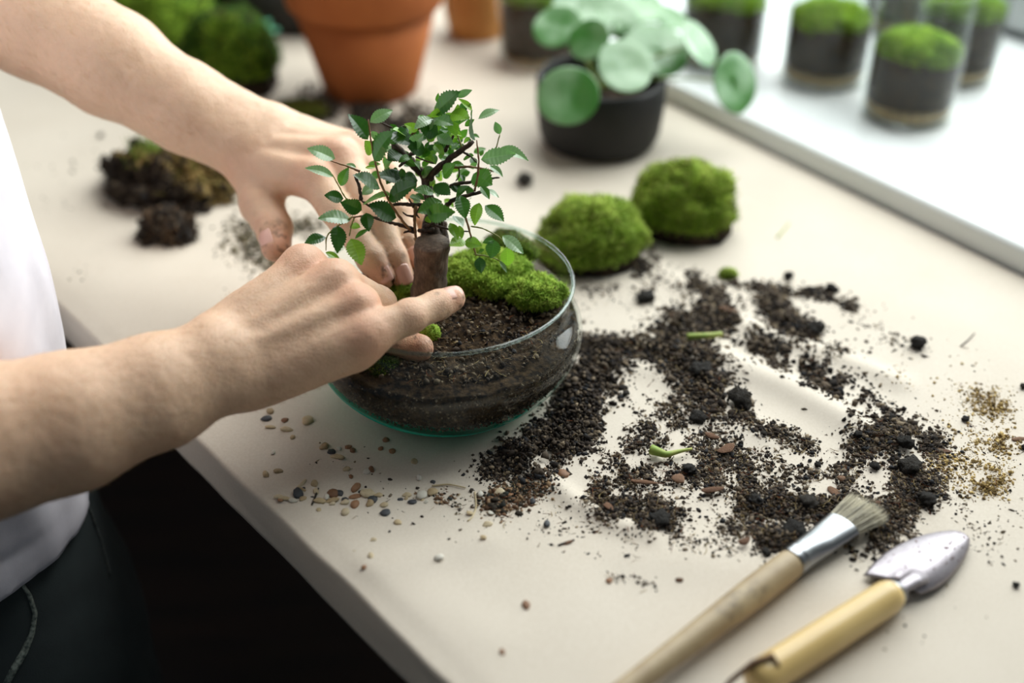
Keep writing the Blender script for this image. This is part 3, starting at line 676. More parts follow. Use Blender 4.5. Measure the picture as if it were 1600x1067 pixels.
# ------------------------------------------------------------------ the little elm
TB = P(666, 476, 0.770)
TREE = root('bonsai_elm', TB, 'little elm tree with serrated green leaves and a thick cut trunk, in the bowl', 'tree')
TD = depth(TB)
M_BARK = (lambda k: (k.base(k.ramp(k.noise(k.coord((1, 1, 0.5)), 180, 6, 0.65), [(0.3, srgb(62, 48, 38)), (0.55, srgb(104, 84, 68)), (0.75, srgb(142, 122, 102))])), k.set(Roughness=0.8), k.bump(k.noise(k.coord((1, 1, 0.35)), 420, 6), 0.7, 0.0012), k.m)[-1])(NT('trunk_bark'))
M_TWIG = speckled('dark_twig', srgb(38, 28, 22), srgb(82, 62, 48), 300, 0.8, 0.6, 0.0006, 900)
M_SHOOT = speckled('young_shoot', srgb(112, 74, 44), srgb(134, 104, 60), 200, 0.6)
M_SHOOTG = speckled('green_shoot', srgb(120, 120, 58), srgb(130, 140, 66), 200, 0.6)
def tp(cx, cy, dd=0.0):                       # crown layout: crop pixels of the photo and distance off the trunk's plane
    px, py = 470 + cx / 3.556, 130 + cy / 3.556
    lean = (476 - py) / FPX * TD               # the trunk is upright, so higher is nearer along the lens axis
    return P(px, py, TD - lean * math.tan(PITCH) * 0.80 * 0.5 + dd)
def trunk():
    n, seg = 30, 40
    V = []
    for i, t in enumerate(np.linspace(0, 1, n)):
        px = 667 + 8 * t; py = 482 - 104 * t
        c = P(px, py, TD - 0.030 * t); rad = (0.0126 - 0.0016 * min(1, t * 2.2) + 0.0008 * max(0, t - 0.75) * 4) * (1 if t < 0.98 else 0.96)
        for a in np.linspace(0, 2 * np.pi, seg, endpoint=False):
            d = np.array([math.cos(a), math.sin(a), 0]); V.append(c + d * rad * (1 + 0.03 * math.sin(3 * a + 1) + 0.015 * math.sin(5 * a + t * 3)))
    V = np.array(V); ctr = V.reshape(n, seg, 3).mean(1, keepdims=True)
    off = V.reshape(n, seg, 3) - ctr; off *= (1 + 0.06 * fbm(V.reshape(n, seg, 3) - TB, 240, 3, 5))[..., None]
    V = (ctr + off).reshape(-1, 3)
    k = np.arange(seg); k2 = (k + 1) % seg
    Q = np.concatenate([np.stack([i * seg + k, i * seg + k2, (i + 1) * seg + k2, (i + 1) * seg + k], 1) for i in range(n - 1)])
    V = np.vstack([V, ctr[-1] + [[0, 0, 0.001]]]); c0 = len(V) - 1
    put('trunk', V, [Q, np.stack([(n - 1) * seg + k, (n - 1) * seg + k2, np.full(seg, c0)], 1)], M_BARK, TREE)
trunk()
def branch(pts, r0, r1, mat=None, knob=0.12, name='branch'):
    pts = np.array([tp(*p) for p in pts]); n = max(8, len(pts) * 5)
    s = np.concatenate([[0], np.cumsum(np.linalg.norm(np.diff(pts, axis=0), axis=1))]); t = np.linspace(0, s[-1], n)
    q = np.column_stack([np.interp(t, s, pts[:, k]) for k in range(3)])
    for _ in range(3): q[1:-1] = 0.25 * q[:-2] + 0.5 * q[1:-1] + 0.25 * q[2:]
    q[1:-1] += RNG.normal(size=(n - 2, 3)) * r0 * 0.10
    rad = np.linspace(r0, r1, n) * (1 + knob * RNG.normal(size=n)); rad[-1] *= 0.6
    m = MB(); m.tube(q, rad, 9); return m.build(name, mat or M_TWIG, TREE)
mm = 0.001
# rough crown of the stump: short broken stubs
for (a, b, r) in (((690, 935, -6*mm), (700, 780, -4*mm), 3.6), ((745, 940, -8*mm), (740, 760, -5*mm), 4.2), ((790, 930, 0), (800, 770, 3*mm), 3.2), ((720, 940, 8*mm), (705, 720, 8*mm), 4.0), ((770, 940, 4*mm), (780, 690, 6*mm), 3.2), ((665, 930, 0), (672, 850, -2*mm), 2.0), ((805, 925, -4*mm), (812, 850, -5*mm), 1.8)):
    branch([a, b], r * mm, r * mm * 0.7, knob=0.16)
for k in range(9):
    a = k * 0.698; rr = 0.0072; p0 = tp(735, 940) + np.array([math.cos(a) * rr, math.sin(a) * rr, -0.003]); p1 = tp(735 + RNG.normal() * 25, 800 + RNG.normal() * 30) + np.array([math.cos(a) * rr * 0.6, math.sin(a) * rr * 0.6, 0])
    m = MB(); m.tube([p0, (p0 * 2 + p1) / 3 + RNG.normal(size=3) * 0.0006, (p0 + 2 * p1) / 3 + RNG.normal(size=3) * 0.0006, p1], [0.0032, 0.0030, 0.0026, 0.0016], 9); m.build('stub', M_TWIG, TREE)
for k in range(30):
    a = RNG.uniform(0, 6.28); rr = RNG.uniform(0.004, 0.010); p0 = tp(735, 935) + np.array([math.cos(a) * rr, math.sin(a) * rr, -0.002]); d = unit([math.cos(a) * 0.5, math.sin(a) * 0.5, 1]); L = RNG.uniform(0.004, 0.011)
    m = MB(); m.tube([p0, p0 + d * L * 0.6, p0 + d * L + RNG.normal(size=3) * 0.001], [0.0011, 0.0008, 0.0003], 6); m.build('stub', M_TWIG, TREE)
branch([(735, 800, 0), (715, 640, 6*mm), (690, 515, 8*mm), (600, 425, 6*mm), (520, 345, 4*mm), (505, 320, 4*mm)], 3.8*mm, 2.3*mm)
branch([(600, 425, 6*mm), (575, 440, 0), (545, 465, -4*mm)], 1.5*mm, 0.8*mm)
branch([(760, 800, 2*mm), (700, 560, 0), (720, 505, -2*mm), (830, 420, -4*mm), (900, 365, -5*mm), (960, 322, -5*mm)], 3.0*mm, 1.6*mm)
branch([(690, 545, -3*mm), (740, 480, -6*mm), (790, 440, -7*mm)], 1.5*mm, 1.1*mm)
branch([(770, 830, 0), (790, 720, -4*mm), (830, 650, -8*mm), (930, 620, -10*mm), (1045, 597, -11*mm)], 2.3*mm, 0.9*mm)
branch([(800, 585, 4*mm), (870, 560, 2*mm), (965, 548, 0), (1030, 535, 0), (1105, 525, 0)], 1.7*mm, 0.7*mm)
branch([(840, 468, 6*mm), (950, 463, 4*mm), (1080, 492, 2*mm)], 1.0*mm, 0.6*mm, M_SHOOT)
branch([(635, 815, -6*mm), (560, 790, -9*mm), (430, 755, -11*mm), (395, 742, -11*mm)], 1.4*mm, 0.9*mm)
branch([(700, 680, 0), (630, 675, -4*mm), (560, 670, -6*mm), (465, 682, -8*mm)], 1.5*mm, 0.8*mm)
branch([(640, 680, -6*mm), (630, 760, -8*mm), (642, 900, -9*mm)], 1.2*mm, 0.9*mm, M_SHOOT)
branch([(625, 690, -6*mm), (605, 650, -8*mm), (600, 640, -8*mm)], 0.9*mm, 0.5*mm)
branch([(660, 690, -6*mm), (640, 730, -8*mm), (660, 750, -8*mm)], 0.9*mm, 0.4*mm)
branch([(625, 740, -8*mm), (590, 735, -8*mm), (565, 715, -8*mm)], 0.9*mm, 0.4*mm)
branch([(335, 650, -8*mm), (325, 570, -8*mm), (300, 510, -8*mm)], 1.2*mm, 0.9*mm)
branch([(470, 685, -8*mm), (390, 690, -8*mm), (335, 650, -8*mm)], 0.9*mm, 0.8*mm)
branch([(330, 490, -8*mm), (250, 458, -9*mm), (160, 430, -10*mm)], 0.8*mm, 0.4*mm, M_SHOOT)
branch([(335, 650, -8*mm), (255, 650, -10*mm), (215, 580, -10*mm), (175, 505, -10*mm)], 0.55*mm, 0.35*mm, M_SHOOTG)
branch([(610, 818, -9*mm), (560, 760, -14*mm), (500, 670, -20*mm), (445, 560, -22*mm), (405, 410, -22*mm), (382, 260, -21*mm), (375, 200, -20*mm)], 0.95*mm, 0.5*mm, M_SHOOT, 0.05)
branch([(640, 830, -8*mm), (600, 820, -9*mm), (570, 832, -10*mm)], 1.3*mm, 0.6*mm)
branch([(300, 740, -11*mm), (280, 790, -12*mm), (270, 850, -13*mm)], 0.6*mm, 0.4*mm, M_SHOOTG)
branch([(290, 740, -11*mm), (180, 810, -14*mm), (140, 850, -15*mm), (140, 930, -15*mm)], 0.6*mm, 0.35*mm, M_SHOOTG)
branch([(395, 742, -11*mm), (340, 738, -11*mm), (285, 745, -12*mm)], 0.8*mm, 0.5*mm, M_SHOOT)
branch([(740, 815, -9*mm), (690, 818, -10*mm), (648, 820, -10*mm)], 1.6*mm, 1.2*mm)
branch([(700, 800, -10*mm), (735, 775, -11*mm), (775, 770, -11*mm)], 1.0*mm, 0.4*mm)
branch([(745, 790, -10*mm), (800, 805, -13*mm), (840, 818, -14*mm), (940, 825, -14*mm)], 0.9*mm, 0.5*mm)
branch([(880, 650, -10*mm), (915, 740, -14*mm), (940, 830, -16*mm), (975, 960, -17*mm)], 0.9*mm, 0.5*mm, M_SHOOT)
branch([(945, 795, -15*mm), (1010, 805, -16*mm), (1100, 850, -17*mm), (1145, 905, -17*mm)], 0.5*mm, 0.3*mm, M_SHOOTG)
branch([(960, 950, -17*mm), (1020, 958, -17*mm), (1080, 972, -17*mm), (1105, 990, -17*mm)], 0.5*mm, 0.3*mm, M_SHOOTG)
branch([(965, 600, -11*mm), (985, 510, -13*mm), (990, 430, -14*mm), (977, 315, -15*mm)], 0.8*mm, 0.45*mm, M_SHOOT)
branch([(1060, 445, 2*mm), (1080, 380, 1*mm), (1106, 285, 0)], 0.5*mm, 0.35*mm, M_SHOOTG)
branch([(600, 300, 4*mm), (680, 230, -2*mm), (745, 185, -6*mm), (860, 95, -9*mm)], 0.9*mm, 0.4*mm, M_SHOOT)
branch([(520, 255, 4*mm), (480, 235, 2*mm), (440, 215, 0)], 0.8*mm, 0.5*mm)
branch([(540, 280, 3*mm), (555, 240, 0), (600, 240, 0)], 0.7*mm, 0.4*mm)
branch([(800, 380, 0), (825, 330, -3*mm), (850, 290, -5*mm)], 1.3*mm, 0.7*mm)
branch([(900, 365, -5*mm), (870, 290, -5*mm), (845, 215, -6*mm)], 0.6*mm, 0.35*mm, M_SHOOTG)
branch([(640, 410, -2*mm), (690, 430, -8*mm), (740, 445, -9*mm)], 0.6*mm, 0.4*mm)
branch([(600, 400, 0), (640, 385, -4*mm), (648, 380, -5*mm)], 1.3*mm, 0.9*mm)
branch([(880, 470, 4*mm), (880, 520, 3*mm), (860, 545, 2*mm)], 0.6*mm, 0.4*mm)
branch([(900, 380, -4*mm), (950, 410, -4*mm), (975, 440, -4*mm)], 0.9*mm, 0.5*mm)

# leaf blades: four serrated elm leaves share their meshes
def leaf_mesh(name, wr, fold, curl, mat, seed):
    rg = np.random.default_rng(seed); n = 33
    t = np.linspace(0, 1, n); wv = wr * 0.5 * np.sin(np.pi * t ** 0.80) ** 0.85 * (1 - 0.15 * t)
    tooth = np.where(np.arange(n) % 3 == 1, 1.0, np.where(np.arange(n) % 3 == 2, 0.45, 0.0))
    V = []; C = []
    for i in range(n):
        for s in (-1, -0.55, -0.12, 0, 0.12, 0.55, 1):
            wd = wv[i] * (1 + (0.21 * tooth[i] if abs(s) == 1 else 0)); x = t[i] + (0.020 * tooth[i] if abs(s) == 1 else 0) + 0.10 * abs(s) * wv[i] / wr
            x = min(x, 1.0 if abs(s) < 1 else 1.0)
            z = fold * abs(s) * wv[i] - curl * (t[i] - 0.35) ** 2 + (0.010 * (1 if i % 4 < 2 else -1) * min(1, abs(s) * 2) * (wv[i] / wr) * (abs(s) < 1))
            z += 0.012 * math.sin(t[i] * 7 + s * 2 + seed)
            V.append((x, s * wd, z)); g = 1.0 + (0.38 if s == 0 else 0) + (0.16 if i % 4 == 0 and abs(s) < 1 else 0) + rg.normal() * 0.03
            C.append((g, g, g * 0.9))
    V = np.array(V); i, j = np.meshgrid(np.arange(n - 1), np.arange(6), indexing='ij')
    Q = np.stack([i * 7 + j, (i + 1) * 7 + j, (i + 1) * 7 + j + 1, i * 7 + j + 1], -1).reshape(-1, 4)
    me = np_mesh(name, V, Q, np.array(C), True, mat)
    return me
def leaf_mat(name, c1, c2, trn, rough=0.36, coat=0.35):
    k = NT(name); oi = k.n('ShaderNodeObjectInfo'); base = k.ramp(oi.outputs['Random'], [(0.0, c1), (1.0, c2)])
    c = k.mix(1.0, base, k.col(), 'MULTIPLY'); k.base(c); k.set(Roughness=rough)
    k.b.inputs['Coat Weight'].default_value = coat; k.b.inputs['Coat Roughness'].default_value = 0.3
    tr = k.n('ShaderNodeBsdfTranslucent'); tr.inputs[0].default_value = trn; mx = k.n('ShaderNodeMixShader'); mx.inputs[0].default_value = 0.30
    k.l(k.b.outputs[0], mx.inputs[1]); k.l(tr.outputs[0], mx.inputs[2]); k.l(mx.outputs[0], k.out.inputs[0]); return k.m
ML_D = leaf_mat('leaf_dark', srgb(26, 62, 18), srgb(46, 92, 32), srgb(60, 122, 24))
ML_M = leaf_mat('leaf_mid', srgb(52, 102, 34), srgb(84, 134, 54), srgb(96, 158, 44))
ML_Y = leaf_mat('leaf_young', srgb(104, 156, 38), srgb(146, 188, 60), srgb(150, 210, 60))
ML_P = leaf_mat('leaf_pale', srgb(112, 146, 104), srgb(158, 184, 150), srgb(120, 180, 90), 0.28, 0.9)
LEAF = {k: [leaf_mesh('leaf_blade', w_, f_, c_, mt, 3 * q + z) for z, (w_, f_, c_) in enumerate(((0.60, 0.20, 0.22), (0.54, 0.28, 0.35), (0.64, 0.12, 0.15)))] for q, (k, mt) in enumerate((('d', ML_D), ('m', ML_M), ('y', ML_Y), ('p', ML_P)))}
FIRST = {}
def leaf(b, tip, kind, wv=0.0, face=None, scale=1.0):
    x = tip - b; L = np.linalg.norm(x); x = x / L; L *= 1.08
    n0 = unit(face if face is not None else unit(CAM - b) * 0.75 + np.array([0, 0, 0.65]) + RNG.normal(size=3) * 0.28)
    z = unit(n0 - x * np.dot(n0, x)); y = np.cross(z, x)
    me = LEAF[kind][int(RNG.integers(0, 3))]
    o = bpy.data.objects.new('leaf', me); COLL.objects.link(o); o.parent = TREE
    M = Matrix([[x[0] * L, y[0] * L * scale, z[0] * L, b[0] - TB[0]], [x[1] * L, y[1] * L * scale, z[1] * L, b[1] - TB[1]], [x[2] * L, y[2] * L * scale, z[2] * L, b[2] - TB[2]], [0, 0, 0, 1]])
    o.matrix_basis = M; return o
LV = [ # base x,y -> tip x,y (crown layout), kind, depth mm, depth change mm, width
 (378,312,284,180,'d',-21,-2,1.1),(384,216,500,150,'p',-20,2,.9),(404,432,488,276,'d',-22,-3,1.15),(192,418,52,362,'p',-10,-2,.9),(182,516,44,466,'p',-10,-3,.7),
 (218,572,256,478,'m',-10,-1,1),(238,640,142,622,'d',-10,-3,1),(278,755,114,742,'p',-12,-4,.95),(205,785,208,924,'d',-14,-5,1),(140,852,24,886,'d',-15,-3,1.05),
 (278,862,334,992,'y',-13,-5,1),(138,938,214,976,'y',-15,0,.8),(342,705,238,668,'d',-11,-4,1.2),(444,582,310,508,'d',-22,-4,1.1),(484,646,618,560,'d',-19,-4,1),
 (532,748,396,676,'d',-16,-4,1),(362,718,376,808,'d',-13,-4,1.2),(348,664,478,614,'m',-10,-6,1.1),(498,272,614,334,'d',-2,-4,1),(738,172,866,52,'d',-8,-4,.95),
 (862,76,944,40,'p',-9,0,.7),(728,192,836,222,'p',-7,-4,1),(732,192,640,238,'p',-6,-4,1),(764,282,668,236,'d',-4,-4,1.15),(966,316,938,164,'d',-15,-4,1.2),
 (984,196,1092,146,'p',-8,0,.9),(1106,284,1082,220,'p',0,0,1),(1098,358,1252,410,'p',0,-3,.7),(1000,424,1176,392,'p',-14,-2,.75),(958,500,1050,556,'m',0,-5,1.4),
 (1048,456,1118,506,'p',2,-3,.8),(788,522,846,452,'m',-7,-4,1),(858,642,918,572,'d',-11,-3,1),(884,620,912,738,'m',-12,-4,1),(990,662,964,776,'y',-13,-3,1),
 (1024,676,1122,756,'m',-12,-3,1),(698,728,832,716,'m',-13,-5,1.1),(846,732,900,788,'p',-14,-3,1.3),(828,776,872,858,'y',-15,-3,.9),(912,872,836,896,'y',-16,-4,1.2),
 (908,880,994,894,'y',-16,-2,1.3),(1078,872,1014,880,'m',-17,0,1.2),(1078,872,1058,964,'m',-17,-3,1.2),(1120,846,1230,936,'p',-17,-2,.75),(990,966,1002,1046,'d',-17,-3,1.1),
 (1102,984,1146,1048,'p',-17,0,.5),(1146,914,1150,1012,'y',-17,3,.9),(692,372,606,354,'d',-2,-5,1),(560,385,492,420,'d',2,-5,1.3),(545,480,482,545,'d',2,-4,1.4),
 (560,530,440,510,'d',0,-4,1.2),(650,540,570,520,'d',2,-3,1.3),(742,606,642,590,'m',-9,-4,.9),(665,650,612,632,'p',-9,-3,1.2),(784,654,664,712,'m',-10,-5,.9),
 (742,560,822,612,'d',-6,-4,1.1),(742,320,694,270,'y',-2,-3,1),(652,262,588,230,'y',0,-3,1),(828,170,924,184,'y',-8,-5,1),(955,152,886,88,'y',-9,-2,.6),
 (838,215,862,280,'y',-6,-4,1),(758,288,838,334,'p',-3,-4,.9),(738,340,790,388,'y',-2,-3,1),(690,405,740,440,'y',0,-3,1.1),(672,520,720,470,'m',0,-3,1.1),
 (608,360,668,295,'p',-2,-4,1.1),(1000,570,1046,634,'m',-11,-2,1),(1040,590,1098,630,'p',-10,0,.8),(700,738,718,772,'y',-12,-2,1.2),(880,790,896,860,'y',-14,0,.8),
 (986,940,1016,925,'m',-17,-1,1.1),(308,468,258,448,'p',-7,0,.9),(392,268,430,312,'p',-20,3,.8),(300,862,378,806,'m',-12,2,.5),(262,640,242,680,'m',-9,0,1),(330,800,272,790,'y',-11,2,1),
 (358,470,418,462,'y',-20,2,.5),(360,320,395,400,'y',-18,4,1),(940,300,905,330,'y',-10,0,1),(600,250,540,280,'d',2,-2,1.2),(500,250,560,300,'m',2,0,1.2),(870,330,840,365,'p',-6,-2,.9)]
for (bx, by, tx, ty, kd, d0, dd, ws) in LV:
    jit = RNG.uniform(-2, 2)
    leaf(tp(bx, by, (d0 + jit) * mm), tp(tx, ty, (d0 + dd * 2 + jit) * mm), kd, scale=ws)
for q in range(135):                           # smaller foliage filling the heart of the crown
    bx, by = 725 + RNG.normal() * 150, 430 + RNG.normal() * 135
    if by > 690 or by < 175 or abs(bx - 700) > 330: continue
    a = RNG.uniform(0, 6.28); L = RNG.uniform(40, 84); d = RNG.uniform(-2, 26)
    leaf(tp(bx, by, d * mm), tp(bx + math.cos(a) * L, by + math.sin(a) * L * 0.8, (d + RNG.uniform(-8, 4)) * mm), 'ddmmyp'[RNG.integers(0, 6)], scale=RNG.uniform(0.8, 1.2))

for q in range(30):                           # fresh bright leaves crowding the top of the crown
    bx, by = 790 + RNG.normal() * 75, 230 + RNG.normal() * 55
    a = RNG.uniform(-2.6, 0.4); L = RNG.uniform(50, 95); d = RNG.uniform(-8, 14)
    leaf(tp(bx, by, d * mm), tp(bx + math.cos(a) * L, by + math.sin(a) * L * 0.8, (d + RNG.uniform(-8, 2)) * mm), 'ympymd'[RNG.integers(0, 6)], scale=RNG.uniform(0.8, 1.15))

# ------------------------------------------------------------------ the person (one body; clothes, hair and nails as children)
def cap(p, a, b, ra, rb):
    a = np.asarray(a, np.float32); b = np.asarray(b, np.float32); pa = p - a; ba = b - a
    h = np.clip((pa @ ba) / max(float(ba @ ba), 1e-9), 0, 1)
    return np.linalg.norm(pa - h[:, None] * ba, axis=1) - (ra + (rb - ra) * h)
def smin(a, b, k):
    h = np.clip(0.5 + 0.5 * (b - a) / k, 0, 1); return b * (1 - h) + a * h - k * h * (1 - h)
def surface(f, lo, hi, h, B=8):
    """sparse surface nets of the distance function f over a box"""
    lo = np.asarray(lo, float); nb = np.ceil((np.asarray(hi) - lo) / (h * B)).astype(int)
    bi = np.stack(np.meshgrid(*[np.arange(k) for k in nb], indexing='ij'), -1).reshape(-1, 3)
    cen = lo + (bi + 0.5) * B * h
    d = np.concatenate([f(c.astype(np.float32)) for c in np.array_split(cen, max(1, len(cen) // 200000 + 1))])
    bi = bi[np.abs(d) < B * h * 0.866 * 1.35 + 0.003]
    loc = np.stack(np.meshgrid(*[np.arange(B + 1)] * 3, indexing='ij'), -1)
    G = bi[:, None, None, None, :] * B + loc[None]
    pts = (lo + G * h).reshape(-1, 3).astype(np.float32)
    D = np.concatenate([f(c) for c in np.array_split(pts, max(1, len(pts) // 150000 + 1))]).reshape(len(bi), B + 1, B + 1, B + 1)
    N = nb * B + 2
    key = lambda g: (g[..., 0].astype(np.int64) * N[1] + g[..., 1]) * N[2] + g[..., 2]
    cs = [(a, b, c) for a in (0, 1) for b in (0, 1) for c in (0, 1)]
    cor = np.stack([D[:, a:B + a, b:B + b, c:B + c] for a, b, c in cs], -1)
    act = (cor.min(-1) < 0) & (cor.max(-1) >= 0)
    cv = cor[act]; cg = G[:, :B, :B, :B][act]
    acc = np.zeros((len(cv), 3)); cnt = np.zeros(len(cv))
    for i in range(8):
        for j in range(i + 1, 8):
            df = np.subtract(cs[j], cs[i])
            if np.abs(df).sum() != 1: continue
            a, b = cv[:, i], cv[:, j]; m = (a < 0) != (b < 0); t = np.where(m, a / np.where(m, a - b, 1), 0)
            acc += np.where(m[:, None], np.array(cs[i]) + t[:, None] * df, 0); cnt += m
    V = lo + (cg + acc / cnt[:, None]) * h
    ck = key(cg); order = np.argsort(ck); sk = ck[order]
    def look(g):
        k = key(g); q = np.searchsorted(sk, k); q = np.minimum(q, len(sk) - 1); return np.where(sk[q] == k, order[q], -1)
    Q = []
    for ax in range(3):
        e = [0, 0, 0]; e[ax] = 1
        a = D[:, :B, :B, :B]; b = D[:, e[0]:B + e[0], e[1]:B + e[1], e[2]:B + e[2]]
        m = (a < 0) != (b < 0); g = G[:, :B, :B, :B][m]; s = a[m] < 0
        u, v = (ax + 1) % 3, (ax + 2) % 3
        def sh(du, dv):
            o = g.copy(); o[:, u] -= du; o[:, v] -= dv; return look(o)
        q = np.stack([sh(1, 1), sh(0, 1), sh(0, 0), sh(1, 0)], 1)
        q[~s] = q[~s][:, ::-1]; Q.append(q[(q >= 0).all(1)])
    return V, np.concatenate(Q)

F3, L3 = EDGE_N, EDGE_D                       # the person faces into the table; EDGE_D is the person's left
C0 = np.array([-0.418, 0.615, 0.0])
def body(f, l, z): return C0 + F3 * f + L3 * l + np.array([0, 0, z])
PERSON = root('person', body(0, 0, 0.0), 'person in white t-shirt and dark jeans pressing soil around the little tree with both hands', 'person')

# ---- right hand and arm (nearer the lens)
ER, SR = P(-330, 800, 0.565), body(0.0, -0.19, TZ + 0.46)
RA = dict(palm=[], fing=[], arm=[])
Pm = lambda px, py, d: P(px, py, d)
RA['arm'] = [(SR, ER, 0.050, 0.042), (ER, P(-40, 692, 0.622), 0.043, 0.0425), (P(-40, 692, 0.622), P(110, 658, 0.640), 0.0425, 0.0385), (P(110, 658, 0.640), P(240, 612, 0.658), 0.0380, 0.0330),
    (P(240, 612, 0.660), P(330, 560, 0.670), 0.0325, 0.0230), (P(250, 612, 0.658), P(352, 582, 0.672), 0.0305, 0.0225)]
W = [P(352, 527, 0.682), P(360, 545, 0.676), P(366, 565, 0.672), P(372, 590, 0.674)]
K = [P(474, 421, 0.710), P(524, 443, 0.697), P(556, 480, 0.689), (P(572, 524, 0.680))]
RA['palm'] = [(W[0], K[0], 0.0180, 0.0140), (W[1], K[1], 0.0175, 0.0142), (W[2], K[2], 0.0175, 0.0134), (W[3], K[3], 0.0185, 0.0128),
    (P(400, 590, 0.680), P(556, 546, 0.683), 0.0185, 0.0132), (P(340, 565, 0.672), P(372, 560, 0.676), 0.0235, 0.0220), (P(430, 515, 0.706), P(530, 496, 0.706), 0.019, 0.0145),
    (P(384, 500, 0.700), P(440, 470, 0.724), 0.0160, 0.0135)]
RA['fing'] = [
    [(K[3], 0.0122), (P(640, 494, 0.690), 0.0099), (P(683, 477, 0.702), 0.0089), (P(706, 467, 0.709), 0.0078)],
    [(K[2], 0.0132), (P(594, 516, 0.724), 0.0108), (P(630, 540, 0.729), 0.0099), (P(655, 544, 0.723), 0.0088)],
    [(K[1], 0.0138), (P(592, 475, 0.738), 0.0108), (P(612, 505, 0.760), 0.0098), (P(622, 530, 0.757), 0.0090)],
    [(K[0], 0.0136), (P(545, 455, 0.760), 0.0108), (P(572, 490, 0.786), 0.0098), (P(590, 515, 0.783), 0.0090)],
    [(P(440, 470, 0.724), 0.0132), (P(495, 470, 0.765), 0.0120), (P(545, 492, 0.793), 0.0105), (P(572, 512, 0.790), 0.0092)]]
def tendons(A, Wq, Kq, n):
    for i in (0, 1, 2):
        a = Wq[i] + (Kq[i] - Wq[i]) * 0.25; q = unit(unit(CAM - Kq[i]) * 0.75 + np.array([0.0, 0.0, n]))
        A['palm'].append((a + q * 0.0128, Kq[i] + q * 0.0106, 0.0030, 0.0040))
tendons(RA, W, K, 0.45)
# ---- left hand and arm (behind the tree)
EL, SL = P(-95, -62, 0.822), body(0.0, 0.19, TZ + 0.46)
LA = dict(arm=[(SL, EL, 0.050, 0.043), (EL, P(58, 30, 0.829), 0.043, 0.0428), (P(58, 30, 0.829), P(178, 101, 0.832), 0.0428, 0.0385), (P(178, 101, 0.832), P(292, 170, 0.834), 0.0385, 0.0305),
    (P(292, 162, 0.836), P(412, 207, 0.840), 0.0300, 0.0210), (P(288, 176, 0.832), P(393, 238, 0.832), 0.0285, 0.0215)])
W = [P(393, 258, 0.828), P(405, 238, 0.830), P(415, 219, 0.836), P(430, 203, 0.846)]
K2 = [P(494, 280, 0.800), P(530, 249, 0.812), P(556, 239, 0.828), P(574, 240, 0.846)]
LA['palm'] = [(W[0], K2[0], 0.0170, 0.0138), (W[1], K2[1], 0.0170, 0.0142), (W[2], K2[2], 0.0170, 0.0132), (W[3], K2[3], 0.0170, 0.0124),
    (P(400, 258, 0.840), P(470, 275, 0.826), 0.0175, 0.0130), (P(420, 240, 0.850), P(530, 262, 0.842), 0.0190, 0.0155), (P(385, 222, 0.832), P(412, 222, 0.836), 0.0225, 0.0215)]
LA['fing'] = [
    [(K2[0], 0.0134), (P(545, 352, 0.776), 0.0112), (P(580, 404, 0.766), 0.0098), (P(598, 433, 0.765), 0.0083)],
    [(K2[1], 0.0138), (P(590, 347, 0.783), 0.0112), (P(615, 402, 0.775), 0.0098), (P(629, 434, 0.775), 0.0085)],
    [(K2[2], 0.0132), (P(620, 332, 0.797), 0.0106), (P(640, 380, 0.790), 0.0093), (P(650, 405, 0.789), 0.0082)],
    [(K2[3], 0.0126), (P(645, 312, 0.822), 0.0094), (P(662, 348, 0.815), 0.0083), (P(670, 368, 0.814), 0.0074)],
    [(P(398, 264, 0.832), 0.0165), (P(409, 318, 0.818), 0.0146), (P(428, 356, 0.803), 0.0128), (P(432, 386, 0.796), 0.0110)]]
tendons(LA, W, K2, 0.8)
def arm_field(A, dors, k_arm=0.007, k_palm=0.0055):
    creases = []
    for ci, ch in enumerate(A['fing']):
        for j in (1, 2):
            c, rj = ch[j]; ax = unit(ch[j + 1][0] - ch[j - 1][0])
            for off, dep in ((-0.0022, 0.00035), (0.0, 0.00050), (0.0022, 0.00035)) if j == 1 else ((-0.0012, 0.0004), (0.0012, 0.0004)):
                creases.append((np.asarray(c + ax * off, np.float32), ax.astype(np.float32), 0.00055, dep, rj * 1.5))
    def f(p):
        d = None
        for a, b, ra, rb in A['arm']:
            q = cap(p, a, b, ra, rb); d = q if d is None else smin(d, q, k_arm)
        pal = None
        for a, b, ra, rb in A['palm']:
            q = cap(p, a, b, ra, rb); pal = q if pal is None else smin(pal, q, k_palm)
        d = smin(d, pal, 0.010); out = d
        near = d < 0.09
        if near.any():
            pn_ = p[near]; dn = d[near]; o2 = dn.copy()
            for ch in A['fing']:
                q = None
                for (a, ra), (b, rb) in zip(ch[:-1], ch[1:]):
                    s = cap(pn_, a, b, ra, rb); q = s if q is None else smin(q, s, 0.0030)
                # knuckle joint swells a little
                q = smin(q, np.linalg.norm(pn_ - np.asarray(ch[1][0], np.float32), axis=1) - ch[1][1] * 1.05, 0.003)
                o2 = np.minimum(o2, smin(dn, q, 0.0075))
            for c, ax, wd, dep, ext in creases:
                v = pn_ - c; m = np.linalg.norm(v, axis=1); s = v @ ax
                o2 = o2 + dep * np.exp(-(s / wd) ** 2) * (m < ext)
            out = out.copy(); out[near] = o2
        q = np.asarray(p, float)
        return out + (0.0009 * noise3(q, 45, 3) + 0.00025 * noise3(q, 260, 4)).astype(np.float32)
    return f
def bounds(A, keep):
    P_ = [];
    for a, b, ra, rb in A['arm'][keep:] + A['palm']: P_ += [a - ra, a + ra, b - rb, b + rb]
    for ch in A['fing']:
        for c, rr in ch: P_ += [c - rr, c + rr]
    P_ = np.array(P_); return P_.min(0) - 0.008, P_.max(0) + 0.008
